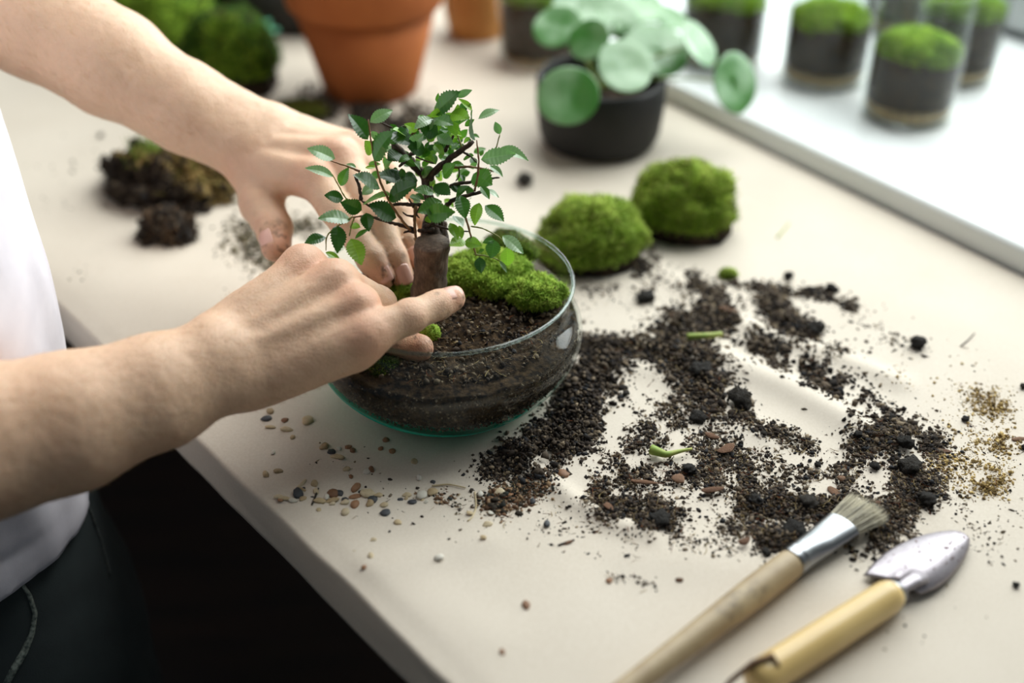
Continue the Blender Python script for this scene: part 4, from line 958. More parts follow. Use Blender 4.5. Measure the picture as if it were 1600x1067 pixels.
def skin_col(V, A, tips_dirt):
    """pinkness over knuckles and fingertips, in the skin itself"""
    red = np.zeros(len(V)); dirt = np.zeros(len(V))
    for ch in A['fing']:
        for j, (c, rr) in enumerate(ch):
            wd = rr * (1.15 if j in (0, 3) else 0.9); am = (0.55, 0.45, 0.35, 0.75)[j]
            red = np.maximum(red, am * np.exp(-(np.linalg.norm(V - c, axis=1) / (wd * 1.25)) ** 4))
        dirt = np.maximum(dirt, np.exp(-(np.linalg.norm(V - ch[3][0], axis=1) / 0.016) ** 2))
    red *= 0.75 + 0.35 * fbm(V, 70, 2, 2)
    dirt = dirt * tips_dirt * np.clip(fbm(V, 260, 3, 6) * 2.2 - 0.55, 0, 1)
    base = np.array(srgb(216, 180, 150)[:3]); pink = np.array(srgb(212, 142, 114)[:3]); dk = np.array(srgb(84, 62, 48)[:3])
    mott = (1 + 0.035 * fbm(V, 60, 2, 1) + 0.03 * fbm(V, 400, 2, 3))[:, None]
    c = base * mott; c = c + (pink - c) * np.clip(red, 0, 1)[:, None]; return c + (dk - c) * dirt[:, None]
def skin_mat():
    k = NT('skin'); c = k.col(); k.base(c); k.set(Roughness=0.50)
    k.b.inputs['Specular IOR Level'].default_value = 0.4
    k.b.inputs['Subsurface Weight'].default_value = 0.22; k.b.inputs['Subsurface Radius'].default_value = (1.0, 0.35, 0.18); k.b.inputs['Subsurface Scale'].default_value = 0.004
    v = k.n('ShaderNodeTexVoronoi'); v.inputs['Scale'].default_value = 900; k.l(k.coord(), v.inputs['Vector'])
    mx = k.n('ShaderNodeMath', operation='MULTIPLY_ADD'); k.l(k.noise(k.coord((1, 1, 1)), 240, 5, 0.7), mx.inputs[0]); mx.inputs[1].default_value = 2.2; k.l(v.outputs['Distance'], mx.inputs[2])
    k.bump(mx.outputs[0], 0.30, 0.0007); return k.m
M_SKIN = skin_mat()
M_NAIL = (lambda k: (k.base(srgb(226, 178, 160)), k.set(Roughness=0.25), k.m)[-1])(NT('fingernail'))
parts = []
HAIRSRC = []
for A in (RA, LA):
    lo, hi = bounds(A, 1)
    lo = lo.copy(); hi = hi.copy()
    V, Q = surface(arm_field(A, None), lo, hi, 0.0017)
    el = A['arm'][0][1]
    parts.append((V, Q, skin_col(V, A, 1.0))); HAIRSRC.append((V, Q, A))
# trunk, neck and head under one field, coarse: it lies under the clothes or outside the frame
def torso_field(p, grow=0.0, arms=True):
    q = np.asarray(p, np.float32) - C0.astype(np.float32)
    X = np.stack([(q @ F3.astype(np.float32)) * 1.42, q @ L3.astype(np.float32), q[:, 2]], 1)
    def c(a, b, ra, rb): return cap(X, a, b, ra + grow, rb + grow)
    d = c((0, 0, TZ - 0.16), (0, 0, TZ + 0.10), 0.140, 0.138)
    d = smin(d, c((0, 0, TZ + 0.10), (0, 0, TZ + 0.34), 0.140, 0.150), 0.05)
    d = smin(d, c((0, -0.13, TZ + 0.44), (0, 0.13, TZ + 0.44), 0.075, 0.075), 0.09)
    return d / 1.2
def head_field(p):
    d = torso_field(p)
    d = smin(d, cap(p, body(0.0, 0, TZ + 0.45), body(0.03, 0, TZ + 0.60), 0.060, 0.055), 0.03)
    hd = cap(p, body(0.045, 0, TZ + 0.70), body(0.03, 0, TZ + 0.745), 0.078, 0.092)
    hd = smin(hd, cap(p, body(0.085, 0, TZ + 0.64), body(0.075, 0, TZ + 0.70), 0.042, 0.060), 0.03)
    hd = smin(hd, cap(p, body(0.135, 0, TZ + 0.715), body(0.155, 0, TZ + 0.685), 0.010, 0.015), 0.012)
    for s in (-1, 1): hd = smin(hd, cap(p, body(0.02, 0.085 * s, TZ + 0.69), body(0.01, 0.09 * s, TZ + 0.725), 0.014, 0.018), 0.01)
    for s in (-1, 1): hd = -smin(-hd, np.linalg.norm(p - body(0.138, 0.033 * s, TZ + 0.735).astype(np.float32), axis=1) - 0.014, 0.012)
    hd = -smin(-hd, cap(p, body(0.130, -0.022, TZ + 0.655), body(0.130, 0.022, TZ + 0.655), 0.004, 0.004), 0.006)
    d = smin(d, hd, 0.02)
    for A, e, s in ((RA, ER, SR), (LA, EL, SL)): d = smin(d, cap(p, s, s + (e - s) * 0.93, 0.050, 0.0445), 0.03)
    return d
lo = np.min([body(0, -0.30, 0), body(0, 0.30, 0), ER - 0.05, EL - 0.05, body(0.25, 0, 0), body(-0.2, 0, 0)], 0); hi = np.max([body(0, -0.30, 0), body(0, 0.30, 0), ER + 0.05, EL + 0.05, body(0.25, 0, 0)], 0)
lo[2] = TZ + 0.03; hi[2] = TZ + 0.88
V, Q = surface(head_field, lo, hi, 0.0075)
parts.append((V, Q, np.tile(np.array(srgb(222, 184, 160)[:3]), (len(V), 1))))
V, F, C = pack(parts)
bodyobj = put('body', V, F, M_SKIN, PERSON, C)
def hair_field(p):
    d = cap(p, body(0.035, 0, TZ + 0.725), body(0.02, 0, TZ + 0.765), 0.093, 0.093)
    face = cap(p, body(0.13, 0, TZ + 0.62), body(0.16, 0, TZ + 0.74), 0.075, 0.055)
    neck = cap(p, body(0.03, 0, TZ + 0.50), body(0.03, 0, TZ + 0.63), 0.10, 0.085)
    return np.maximum(np.maximum(d, -face), -neck) + (0.003 * noise3(np.asarray(p, float), 90, 3)).astype(np.float32)
V, Q = surface(hair_field, body(0.03, 0, TZ + 0.6) - 0.16, body(0.03, 0, TZ + 0.8) + 0.16, 0.007)
put('hair', V, Q, speckled('brown_hair', srgb(48, 34, 24), srgb(80, 58, 40), 90, 0.6, 0.5, 0.003, 300), PERSON)
# fingernails
def nail(ch, dors, wid=0.66, ln=0.92, slide=0.10, tilt=0.0):
    (a, ra), (b, rb) = ch[2], ch[3]
    x = unit(b - a); z = unit(np.asarray(dors) - x * np.dot(dors, x)); y = np.cross(z, x)
    V = []; nu, nv = 9, 9; rr = rb
    for i in range(nu):
        t = i / (nu - 1)
        for j in range(nv):
            s = (j / (nv - 1)) * 2 - 1; th = s * wid * (1 - 0.18 * (2 * t - 1) ** 4)
            xx = (t - 0.5 + slide) * ln * rr * 1.6 - rr * 0.25 + 0.10 * rr * (1 - s * s) * (1 if t > 0.5 else -1)
            drop = 0.18 * rr * max(0, t - 0.35) ** 1.3
            R = rr * 1.0 + 0.00035
            V.append(b + x * xx + (z * math.cos(th) + y * math.sin(th)) * R - z * drop * 2.2)
    V = np.array(V); i, j = np.meshgrid(np.arange(nu - 1), np.arange(nv - 1), indexing='ij')
    Q = np.stack([i * nv + j, (i + 1) * nv + j, (i + 1) * nv + j + 1, i * nv + j + 1], -1).reshape(-1, 4)
    o = put('fingernail', V, Q, M_NAIL, bodyobj); m = o.modifiers.new('t', 'SOLIDIFY'); m.thickness = 0.0006; m.offset = 0
    return o
tocam = lambda p: unit(CAM - p)
nail(RA['fing'][0], tocam(RA['fing'][0][3][0]) * 0.45 + np.array([0.25, 0.1, 0.9]))
for ch in LA['fing'][:4]: nail(ch, tocam(ch[3][0]) * 0.8 + np.array([0.15, 0, 0.35]))
nail(LA['fing'][4], np.array([-0.62, -0.30, 0.70]), wid=0.56, ln=0.74, slide=0.02)
# fine hair lying on the forearms and the backs of the hands
def armhair(V, Q, A, n, dens_lo, dens_hi):
    e = A['arm'][0][1]; wri = A['palm'][0][0]; ax = unit(wri - e); Ln = np.linalg.norm(wri - e)
    nrm = np.zeros_like(V); fn = np.cross(V[Q[:, 2]] - V[Q[:, 0]], V[Q[:, 3]] - V[Q[:, 1]])
    for k in range(4): np.add.at(nrm, Q[:, k], fn)
    nrm /= np.linalg.norm(nrm, axis=1)[:, None] + 1e-12
    s = (V - e) @ ax / Ln; ok = np.where((s > dens_lo) & (s < dens_hi))[0]
    idx = RNG.choice(ok, n); p = V[idx]; nn = nrm[idx]
    dr = ax * 0.8 + np.array([0, 0, -0.55]) + RNG.normal(size=(n, 3)) * 0.25
    dr = dr - nn * np.sum(dr * nn, 1)[:, None]; dr /= np.linalg.norm(dr, axis=1)[:, None]
    L = RNG.uniform(0.004, 0.010, n)[:, None]; sd = np.cross(nn, dr) * 0.00006
    a, m_, t = p - nn * 0.0002, p + dr * L * 0.5 + nn * L * 0.18, p + dr * L + nn * L * 0.10
    W_ = np.stack([a - sd, a + sd, m_ + sd, m_ - sd, t], 1).reshape(-1, 3)
    o = (np.arange(n) * 5)[:, None]
    return W_, np.concatenate([o + np.array([[0, 1, 2]]), o + np.array([[0, 2, 3]]), o + np.array([[3, 2, 4]])]), np.ones((len(W_), 3))
V, F, C = pack([armhair(*HAIRSRC[0], 3800, 0.05, 1.22), armhair(*HAIRSRC[1], 2600, 0.05, 1.0)])
o = put('arm_hair', V, F, speckled('arm_hair', srgb(176, 138, 98), srgb(202, 164, 120), 20, 0.45), bodyobj, smooth=False); o['kind'] = 'stuff'

# ---- clothes
HEM = TZ - 0.065
def shirt_field(p):
    q = np.asarray(p, float); d = torso_field(p, 0.010)
    for e, s in ((ER, SR), (EL, SL)):
        d = smin(d, np.maximum(cap(p, s, s + (e - s) * 0.62, 0.064, 0.066), ((q - (s + (e - s) * 0.55)) @ unit(e - s)).astype(np.float32)), 0.03)
    rel = q - C0; a = np.arctan2(rel @ L3, rel @ F3)
    fold = 0.0035 * fbm(np.stack([a * 1.5, q[:, 2] * 4.0 + a * 0.8, a * 0], 1), 2.0, 3, 5) + 0.003 * np.sin(a * 9 + 3 * noise3(q, 6, 2) + q[:, 2] * 16) * np.clip((TZ - 0.02 - q[:, 2]) / 0.12, 0, 1)
    d = d + fold.astype(np.float32)
    band = (0.0022 * np.exp(-((q[:, 2] - HEM - 0.024 - 0.004 * np.sin(a * 2)) / 0.0022) ** 2)).astype(np.float32)
    d = d + band
    d = -smin(-d, -(HEM + 0.006 * np.sin(a * 2 + 1) - q[:, 2]).astype(np.float32), 0.006)
    hole = cap(p, body(0.01, 0, TZ + 0.50), body(0.06, 0, TZ + 0.70), 0.072, 0.10)
    d = np.maximum(d, -hole)
    return d
lo = np.min([body(-0.16, -0.32, 0), body(0.2, 0.32, 0), body(0.2, -0.32, 0), body(-0.2, 0.3, 0), ER - 0.02], 0); hi = np.max([body(0.2, -0.32, 0), body(0.2, 0.32, 0), SR + 0.08, SL + 0.08], 0)
lo[2] = HEM - 0.03; hi[2] = TZ + 0.58
V, Q = surface(shirt_field, lo, hi, 0.006)
M_SHIRT = speckled('white_cotton', srgb(216, 212, 220), srgb(228, 224, 231), 30, 0.85, 0.25, 0.0004, 1600, spec=0.2)
put('t_shirt', V, Q, M_SHIRT, PERSON)
def jeans_field(p):
    q = np.asarray(p, np.float32) - C0.astype(np.float32)
    X = np.stack([(q @ F3.astype(np.float32)) * 1.28, q @ L3.astype(np.float32), q[:, 2]], 1)
    d = cap(X, (0, -0.03, TZ - 0.20), (0, 0.03, TZ - 0.20), 0.146, 0.146); d = smin(d, cap(X, (0, 0, TZ - 0.20), (0, 0, TZ - 0.08), 0.140, 0.135), 0.02)
    for s in (-1, 1):
        d = smin(d, cap(X, (0.01, 0.088 * s, TZ - 0.28), (0.02, 0.095 * s, 0.42), 0.104, 0.076), 0.04)
        d = smin(d, cap(X, (0.02, 0.095 * s, 0.42), (-0.02, 0.10 * s, 0.075), 0.076, 0.060), 0.02)
    d = d / 1.15; z = p[:, 2]
    a = np.asarray(p, float)
    d = d + (0.0035 * fbm(a * np.array([1, 1, 1.6]), 11, 3, 8)).astype(np.float32)
    return np.maximum(d, 0.045 - z)
lo = np.min([body(-0.2, -0.26, 0), body(0.2, 0.26, 0), body(0.2, -0.26, 0), body(-0.2, 0.26, 0)], 0); hi = np.max([body(-0.2, -0.26, 0), body(0.2, 0.26, 0), body(0.2, -0.26, 0), body(-0.2, 0.26, 0)], 0)
lo[2] = 0.03; hi[2] = TZ + 0.04
V, Q = surface(jeans_field, lo, hi, 0.008)
M_DENIM = (lambda k: (k.base(k.mix(k.noise(k.coord(), 18, 4), srgb(26, 30, 31), srgb(60, 70, 70))), k.set(Roughness=0.9), k.bump(k.noise(k.coord((1, 1, 3)), 900, 2), 0.4, 0.0005), k.m)[-1])(NT('dark_denim'))
jeans = put('jeans', V, Q, M_DENIM, PERSON)
def on_jeans(px, py, d0=0.55):
    """first point of the jeans along a sight line"""
    t = d0
    for _ in range(60):
        d = float(jeans_field(P(px, py, t)[None].astype(np.float32))[0])
        if d < 0.0006: break
        t += max(d * 0.6, 0.0008)
    return P(px, py, t)
M_STITCH = speckled('worn_denim_seam', srgb(66, 76, 72), srgb(150, 158, 146), 420, 0.9)
m = MB(); m.tube([on_jeans(*q) for q in ((30, 905), (46, 930), (55, 958), (50, 990), (38, 1018), (22, 1045), (8, 1072))], [0.0012, 0.0015, 0.0016, 0.0019, 0.0026, 0.0026, 0.0024], 8); o = m.build('pocket_seam', M_STITCH, jeans); o['label'] = 'pale frayed pocket seam'
m = MB(); m.tube([on_jeans(*q) for q in ((128, 776), (142, 800), (156, 838), (166, 872), (173, 905))], 0.0011, 6); m.build('side_seam', speckled('dark_seam', srgb(58, 64, 62), srgb(92, 98, 94), 300, 0.9), jeans)
for s in (-1, 1):
    m = MB(); m.tube([body(-0.08, 0.1 * s, 0.035), body(-0.02, 0.1 * s, 0.040), body(0.08, 0.1 * s, 0.034), body(0.16, 0.1 * s, 0.026)], [0.032, 0.040, 0.036, 0.022], 16, flat=0.85, flatdir=(0, 0, 1)); m.build('shoe', M_BLACKPOT, PERSON)

# ------------------------------------------------------------------ soil swept over the paper
def stroke(poly, hw, n, s0, lift, tail=1.0, spread=1.0):
    """n points about a photo polyline: pixel half width hw; returns world points and size scale"""
    poly = np.array(poly, float); sl = np.linalg.norm(np.diff(poly, axis=0), axis=1) if len(poly) > 1 else np.array([1.0])
    if len(poly) == 1: poly = np.vstack([poly, poly + 0.01])
    k = RNG.choice(len(sl), n, p=sl / sl.sum()); t = RNG.random(n)
    c = poly[k] + (poly[k + 1] - poly[k]) * t[:, None]
    g = RNG.normal(size=(n, 2)) * np.array([hw * 0.62, hw * 0.45]) * tail
    q = c + g
    # clots: keep more grains where a coarse noise is high
    cl = fbm(np.column_stack([q / 26.0, np.zeros(n)]), 1.0, 2, 4)
    keep = RNG.random(n) < np.clip(0.66 + 1.1 * cl * spread, 0.03, 1)
    q = q[keep]; g = g[keep]
    p = T_arr(q[:, 0], q[:, 1])
    rel = np.exp(-(g[:, 0] / (hw * 0.7)) ** 2 - (g[:, 1] / (hw * 0.5)) ** 2)
    h = RNG.random(len(p)) ** 1.2 * lift * rel
    p[:, 2] = TZ + paper_h(p) + h + s0 * 0.3
    return p
def grains(name, label, strokes, pal=None, fib=0.05, group=None, parent=None, fibw=None, cat='soil'):
    prt = []
    for poly, hw, n, s0, lift in strokes:
        p = stroke(poly, hw, int(n * 1.7), s0, lift * 0.8)
        ok = (np.linalg.norm(p[:, :2] - BC[:2], axis=1) > 0.060 + 0.55 * np.clip(p[:, 2] - TZ, 0, 0.03))
        p = p[ok]
        s = s0 * np.exp(RNG.normal(0, 0.55, len(p))).clip(0.35, 3.2)
        c = soilcol(len(p)) if pal is None else np.array([srgb(*x)[:3] for x in pal])[RNG.integers(0, len(pal), len(p))] * RNG.uniform(0.8, 1.15, (len(p), 1))
        big = s > s0 * 1.2
        prt.append(lumps(p[big], s[big], c[big])); prt.append(lumps(p[~big], s[~big], c[~big], fine=False))
        nf = int(len(p) * fib)
        if nf:
            i = RNG.choice(len(p), nf); prt.append(fibres(p[i] + [0, 0, s0 * 0.8], RNG.uniform(0.002, 0.008, nf), RNG.uniform(0.00012, 0.00032, nf), FIBC[RNG.integers(0, 5, nf)]))
    V, F, C = pack(prt); o = put(name, V, F, M_SOILV, None, C, smooth=False)
    return tag(o, label, cat, group, 'stuff')
g1, g2, g3 = 0.00085, 0.00062, 0.00045
grains('soil_heap', 'dark heap of crumbly soil piled against the right side of the bowl',
    [([(900, 575), (905, 640), (880, 690), (820, 728)], 46, 5600, g1, 0.012), ([(930, 545), (950, 590), (935, 600)], 34, 1700, g1, 0.008), ([(790, 735), (760, 735)], 24, 700, g2, 0.004), ([(840, 690), (800, 715)], 30, 1500, g1, 0.007)], fib=0.02)
grains('swept_soil', 'dark streaks of spilled potting soil swept across the paper between bowl and brush',
    [([(915, 545), (975, 548), (1030, 548), (1050, 525)], 22, 2400, g1, 0.008),
     ([(1045, 520), (1090, 500), (1140, 500)], 34, 2600, g1, 0.007),
     ([(1045, 548), (1085, 585), (1115, 615)], 36, 3400, g1, 0.010),
     ([(1105, 620), (1160, 648)], 26, 1500, g1, 0.006), ([(1160, 650), (1215, 682), (1260, 700)], 22, 1300, g2, 0.003),
     ([(1085, 630), (1040, 680), (1000, 720), (965, 760)], 52, 3600, g2, 0.003),
     ([(945, 790), (1000, 800), (1045, 822)], 36, 4200, g2, 0.007), ([(940, 760), (960, 800)], 24, 900, g2, 0.003),
     ([(1050, 740), (1110, 730), (1160, 700)], 50, 2300, g2, 0.002),
     ([(1165, 790), (1240, 790), (1300, 800)], 38, 4200, g2, 0.006), ([(1195, 845), (1240, 850)], 26, 2400, g2, 0.007), ([(1140, 820), (1190, 850)], 34, 900, g3, 0.001),
     ([(1120, 760), (1210, 745), (1300, 720)], 40, 2300, g2, 0.002), ([(1300, 720), (1380, 690), (1440, 690)], 36, 2400, g2, 0.003),
     ([(1440, 760), (1390, 810), (1350, 860)], 40, 3000, g2, 0.004), ([(1400, 740), (1450, 770)], 40, 1300, g2, 0.002),
     ([(1300, 770), (1400, 760)], 60, 1700, g2, 0.001)], fib=0.10)
grains('swept_soil', 'long curved streak of soil across the paper right of the bowl, reaching towards the yellow sand',
    [([(1165, 545), (1230, 563), (1285, 590)], 24, 2500, g1, 0.006), ([(1285, 590), (1330, 622), (1380, 665), (1420, 700)], 26, 2900, g1, 0.005), ([(1420, 690), (1460, 700)], 36, 1200, g2, 0.003)], fib=0.04)
grains('swept_soil', 'broken streaks of soil on the far part of the paper, towards the white sill',
    [([(1200, 470), (1225, 505), (1262, 525)], 24, 1900, g1, 0.008), ([(1150, 448), (1230, 458), (1300, 462), (1335, 485)], 13, 1100, g1, 0.004),
     ([(1075, 445), (1120, 465), (1160, 490)], 20, 1100, g1, 0.005), ([(1000, 470), (1040, 440), (1090, 430)], 22, 420, g2, 0.002), ([(1330, 490), (1380, 525), (1440, 550)], 26, 260, g2, 0.001),
     ([(1290, 545), (1350, 570)], 14, 420, g2, 0.002), ([(1005, 405), (985, 425)], 20, 900, g1, 0.008), ([(900, 462), (960, 452)], 20, 260, g2, 0.001)], pal=None, fib=0.03)
grains('yellow_sand', 'patches of yellowish sand and crumbs near the right side of the paper',
    [([(1525, 620), (1560, 645)], 34, 900, g3, 0.003), ([(1560, 690), (1570, 705)], 24, 500, g3, 0.003), ([(1550, 745), (1535, 770)], 30, 1300, g3, 0.004), ([(1460, 720), (1500, 740)], 40, 900, g3, 0.001), ([(1400, 580), (1500, 600)], 40, 200, g3, 0.0005), ([(1490, 700), (1520, 690)], 40, 420, g3, 0.001)],
    pal=((176, 150, 96), (196, 170, 112), (150, 126, 80), (120, 100, 66)), fib=0.02, cat='sand')
grains('soil_specks', 'fine dark specks sprinkled over the paper',
    [([(1500, 700), (1560, 830)], 100, 700, g3, 0), ([(1450, 870), (1560, 850)], 60, 300, g3, 0), ([(850, 800), (900, 840), (1000, 860)], 44, 420, g3, 0), ([(940, 905), (1000, 915), (1075, 938)], 12, 130, g3, 0),
     ([(1050, 850), (1200, 860)], 30, 420, g3, 0), ([(600, 800), (760, 820)], 60, 120, g3, 0), ([(700, 800), (800, 790)], 22, 260, g3, 0), ([(1350, 950), (1500, 960)], 70, 60, g3, 0), ([(1300, 600), (1550, 560)], 60, 130, g3, 0),
     ([(900, 500), (1000, 470)], 40, 120, g3, 0), ([(980, 620), (930, 720)], 30, 100, g3, 0), ([(500, 700), (620, 760)], 50, 60, g3, 0)], fib=0.06)
grains('soil_scatter', 'loose grey-green dirt between the two hands, left of the bowl',
    [([(365, 350), (400, 390), (440, 420)], 38, 900, g1, 0.002), ([(440, 370), (480, 350)], 30, 700, g1, 0.002), ([(60, 240), (160, 260)], 60, 26, g1, 0), ([(60, 320), (120, 330)], 20, 24, g1, 0), ([(110, 430), (160, 440)], 20, 30, g2, 0)],
    pal=((66, 60, 46), (88, 82, 62), (44, 44, 38), (112, 102, 76)), fib=0.02)
grains('soil_drift', 'dark soil strewn around the foot of the terracotta pot',
    [([(520, 170), (580, 180), (640, 190)], 46, 3600, g1 * 1.3, 0.010), ([(450, 170), (500, 200)], 36, 1100, g1, 0.005), ([(660, 175), (690, 180)], 20, 300, g1, 0.002)], fib=0.03)
grains('gravel_dust', 'small mixed dirt and grit in front of the bowl',
    [([(770, 795), (820, 770), (840, 760)], 30, 1100, g2, 0.003), ([(760, 790), (790, 795)], 18, 420, g1, 0.002), ([(660, 775), (720, 785)], 16, 100, g2, 0)], pal=((92, 70, 54), (120, 92, 70), (60, 54, 46), (48, 50, 46), (150, 124, 96)), fib=0.08)

# root ball: clod of roots and old moss under the far arm
def clod(name, c, rx, ry, h, rot, seed, lab, cat, n, pal, lump=0.3):
    r = root(name, c, lab, cat)
    V, Q = dome(c, rx, ry, h, rot, seed, lump, 3.0, phi1=1.75, nth=80, nph=34); put('soil_mass', V.reshape(-1, 3), Q, M_SOIL, r)
    idx = RNG.choice(V.shape[0] * V.shape[1], n); p = V.reshape(-1, 3)[idx] + RNG.normal(size=(n, 3)) * 0.0015
    t = fbm(p, 55, 3, seed); tan = (t + RNG.normal(size=n) * 0.25 + (p[:, 0] - c[0]) * 9 + (p[:, 1] - c[1]) * 8) > 0.30
    col = np.where(tan[:, None], np.array([srgb(*x)[:3] for x in pal])[RNG.integers(0, len(pal), n)], soilcol(n, (5, 5, 4, 2, 1, 1, 0)))
    a = lumps(p[: n // 2], 0.0016 * np.exp(RNG.normal(0, 0.4, n // 2)), col[: n // 2]); f = fibres(p[n // 2:] + [0, 0, 0.001], RNG.uniform(0.004, 0.012, n - n // 2), RNG.uniform(0.0003, 0.0008, n - n // 2), col[n // 2:])
    v, ff, cc = pack([a, f]); o = put('roots', v, ff, M_SOILV, r, cc, smooth=False); o['kind'] = 'stuff'
    return r
c = front(262, 350, 0.045); c = c + np.array([0.004, 0.012, 0.0006])
rb = clod('root_ball', c, 0.058, 0.040, 0.040, -0.28, 81, 'clod of dark soil and tan roots lying under the far forearm', 'root ball', 6500, ((150, 124, 76), (122, 100, 58), (168, 146, 96), (100, 90, 44)))
p0 = P(232, 238, 0.90)
n = 260; pp = c + np.array([-0.014, 0.0, 0.036]) + RNG.normal(size=(n, 3)) * np.array([0.007, 0.008, 0.003])
v, f, cc = spikes(pp, np.array([0, 0, 1.0]) + RNG.normal(size=(n, 3)) * 0.7, RNG.uniform(0.004, 0.010, n), np.full(n, 0.0005), np.tile(np.array(srgb(84, 110, 30)[:3]), (n, 1)), np.tile(np.array(srgb(140, 160, 56)[:3]), (n, 1)))
o = put('moss_fronds', v, f, M_MOSSV, rb, cc, smooth=False); o['kind'] = 'stuff'
c = front(268, 386, 0.017); clod('soil_clod', c, 0.021, 0.017, 0.020, 0.0, 83, 'dark soil clod broken off the root ball, lying nearest to the near arm', 'clod', 1500, ((70, 56, 42), (90, 70, 50)), 0.25)

# ------------------------------------------------------------------ single lumps, chips and pebbles
def stone_mesh(name, seed, sq, rough, mat, sub=3):
    import bmesh
    bm = bmesh.new(); bmesh.ops.create_icosphere(bm, subdivisions=sub, radius=1.0)
    V = np.array([v.co[:] for v in bm.verts]); n = fbm(V, 1.3, 2, seed) * sq + fbm(V, 4.5, 3, seed + 3) * rough
    for v, k in zip(bm.verts, n): v.co = v.co * (1 + float(k))
    me = bpy.data.meshes.new(name); bm.to_mesh(me); bm.free()
    for p in me.polygons: p.use_smooth = True
    me.materials.append(mat); return me
def obj_rand(name, c1, c2, c3, rough, bump=0.4):
    k = NT(name); oi = k.n('ShaderNodeObjectInfo'); c = k.ramp(oi.outputs['Random'], [(0, c1), (0.5, c2), (1, c3)])
    k.base(k.mix(0.35, c, k.ramp(k.noise(k.coord(), 3.0, 4), [(0.3, c1), (0.7, c3)]))); k.set(Roughness=rough); k.bump(k.noise(k.coord(), 7, 4), bump, 0.15); return k.m
MP_TAN = obj_rand('tan_pebble', srgb(150, 122, 80), srgb(190, 168, 126), srgb(214, 200, 170), 0.55, 0.2)
MP_WHT = obj_rand('white_pebble', srgb(190, 184, 168), srgb(208, 202, 188), srgb(222, 216, 204), 0.5, 0.2)
MP_BRN = obj_rand('brown_pebble', srgb(110, 74, 48), srgb(140, 96, 62), srgb(160, 118, 84), 0.6, 0.2)
MP_DRK = obj_rand('slate_pebble', srgb(38, 40, 44), srgb(52, 54, 58), srgb(70, 72, 76), 0.5, 0.2)
ML_ = obj_rand('soil_lump', srgb(46, 44, 42), srgb(64, 60, 55), srgb(88, 80, 70), 0.95, 0.9)
MB_ = obj_rand('bark_chip', srgb(92, 62, 44), srgb(126, 88, 62), srgb(150, 116, 90), 0.85, 0.5)
STM = {k: [stone_mesh('pebble', s + i, 0.28, 0.03, m, 2) for i in range(3)] for i0, (k, m, s) in enumerate((('t', MP_TAN, 10), ('w', MP_WHT, 20), ('b', MP_BRN, 30), ('d', MP_DRK, 40)))}
LMM = [stone_mesh('soil_lump', 50 + i, 0.30, 0.34, ML_, 3) for i in range(3)]
CHM = [stone_mesh('bark_chip', 60 + i, 0.30, 0.16, MB_, 2) for i in range(3)]
def single(name, me, px, py, L, W, H, ang, lab, cat, group, lift=0.0):
    """a loose thing lying on the paper: length and width in photo pixels"""
    p = T(px, py); d = depth(p) / FPX; q = TP(px, py, lift)
    o = bpy.data.objects.new(name, me); COLL.objects.link(o)
    hx, hy, hz = L * d / 2, W * d / 2 / 0.72, H * d / 2
    o.scale = (hx, hy, hz); o.rotation_euler = (RNG.normal() * 0.12, RNG.normal() * 0.12, ang); o.location = (q[0], q[1], q[2] + hz * 0.80)
    return tag(o, lab, cat, group)
def cr(x, y): return 410 + x / 5.517, 640 + y / 5.517          # close-up of the gravel strewn before the bowl
PEB = [(70,30,50,40,'t'),(70,160,80,30,'t'),(195,105,50,36,'b'),(395,112,80,60,'t'),(215,185,90,36,'t'),(262,252,34,30,'t'),(535,332,60,50,'t'),(660,352,40,32,'w'),(742,336,50,30,'b'),(780,366,40,36,'b'),(600,376,60,36,'d'),
 (650,420,110,36,'t'),(728,524,50,34,'t'),(900,548,50,36,'w'),(942,530,40,44,'b'),(766,588,30,30,'b'),(138,544,70,34,'t'),(32,574,44,44,'t'),(92,376,30,40,'w'),(340,660,30,80,'t'),(350,704,70,20,'t'),(452,652,50,44,'t'),
 (315,752,70,66,'d'),(140,772,60,24,'t'),(190,786,90,26,'t'),(158,804,40,24,'b'),(268,806,60,30,'w'),(355,788,56,30,'t'),(465,720,40,44,'t'),(436,768,34,14,'d'),(605,740,76,58,'b'),(556,764,40,60,'w'),(500,806,90,40,'t'),(600,800,110,34,'t'),(606,824,40,30,'t'),
 (666,732,60,40,'d'),(806,688,54,66,'b'),(860,714,60,20,'d'),(796,760,90,34,'b'),(908,742,104,54,'t'),(1004,750,56,34,'t'),(955,786,70,44,'d'),(716,786,50,30,'d'),(714,812,56,40,'t'),(796,830,54,54,'b'),(930,824,50,46,'t'),(1052,836,56,36,'t'),(1062,908,66,46,'d'),
 (716,902,54,46,'t'),(488,884,36,24,'t'),(1168,984,56,36,'t'),(1064,274,48,34,'b'),(1118,370,44,36,'b'),(1020,352,36,30,'b'),(1312,460,50,36,'t'),(1350,602,40,50,'w'),(1472,634,40,24,'d'),(1250,752,60,34,'t'),(1242,780,26,26,'t'),(1374,754,80,60,'w'),(1380,790,24,24,'t'),(1470,726,76,48,'t'),(1410,808,40,22,'w'),(1296,812,60,36,'d'),(1190,786,44,22,'d'),(40,92,70,40,'d'),(360,694,24,20,'d')]
NAMEOF = dict(t='tan', w='whitish', b='brown', d='dark slate')
def peb_words(x, y, L, W, k):
    zone = 'at the left end of the gravel row' if y > 620 and x < 420 else 'in the middle of the gravel row' if y > 620 and x < 760 else 'at the thick right part of the gravel row' if y > 620 and x < 1120 else 'in the loose row towards the grit' if y > 620 else 'on the paper near the resting wrist' if x < 460 else 'in the shadow in front of the bowl'
    shp = 'long' if L > 1.7 * W else 'plump' if L * W > 2400 else 'small round'
    return '%s %s pebble %s' % (shp, NAMEOF[k], zone), 'pebble', '%s %s pebbles %s' % (shp, NAMEOF[k], zone)
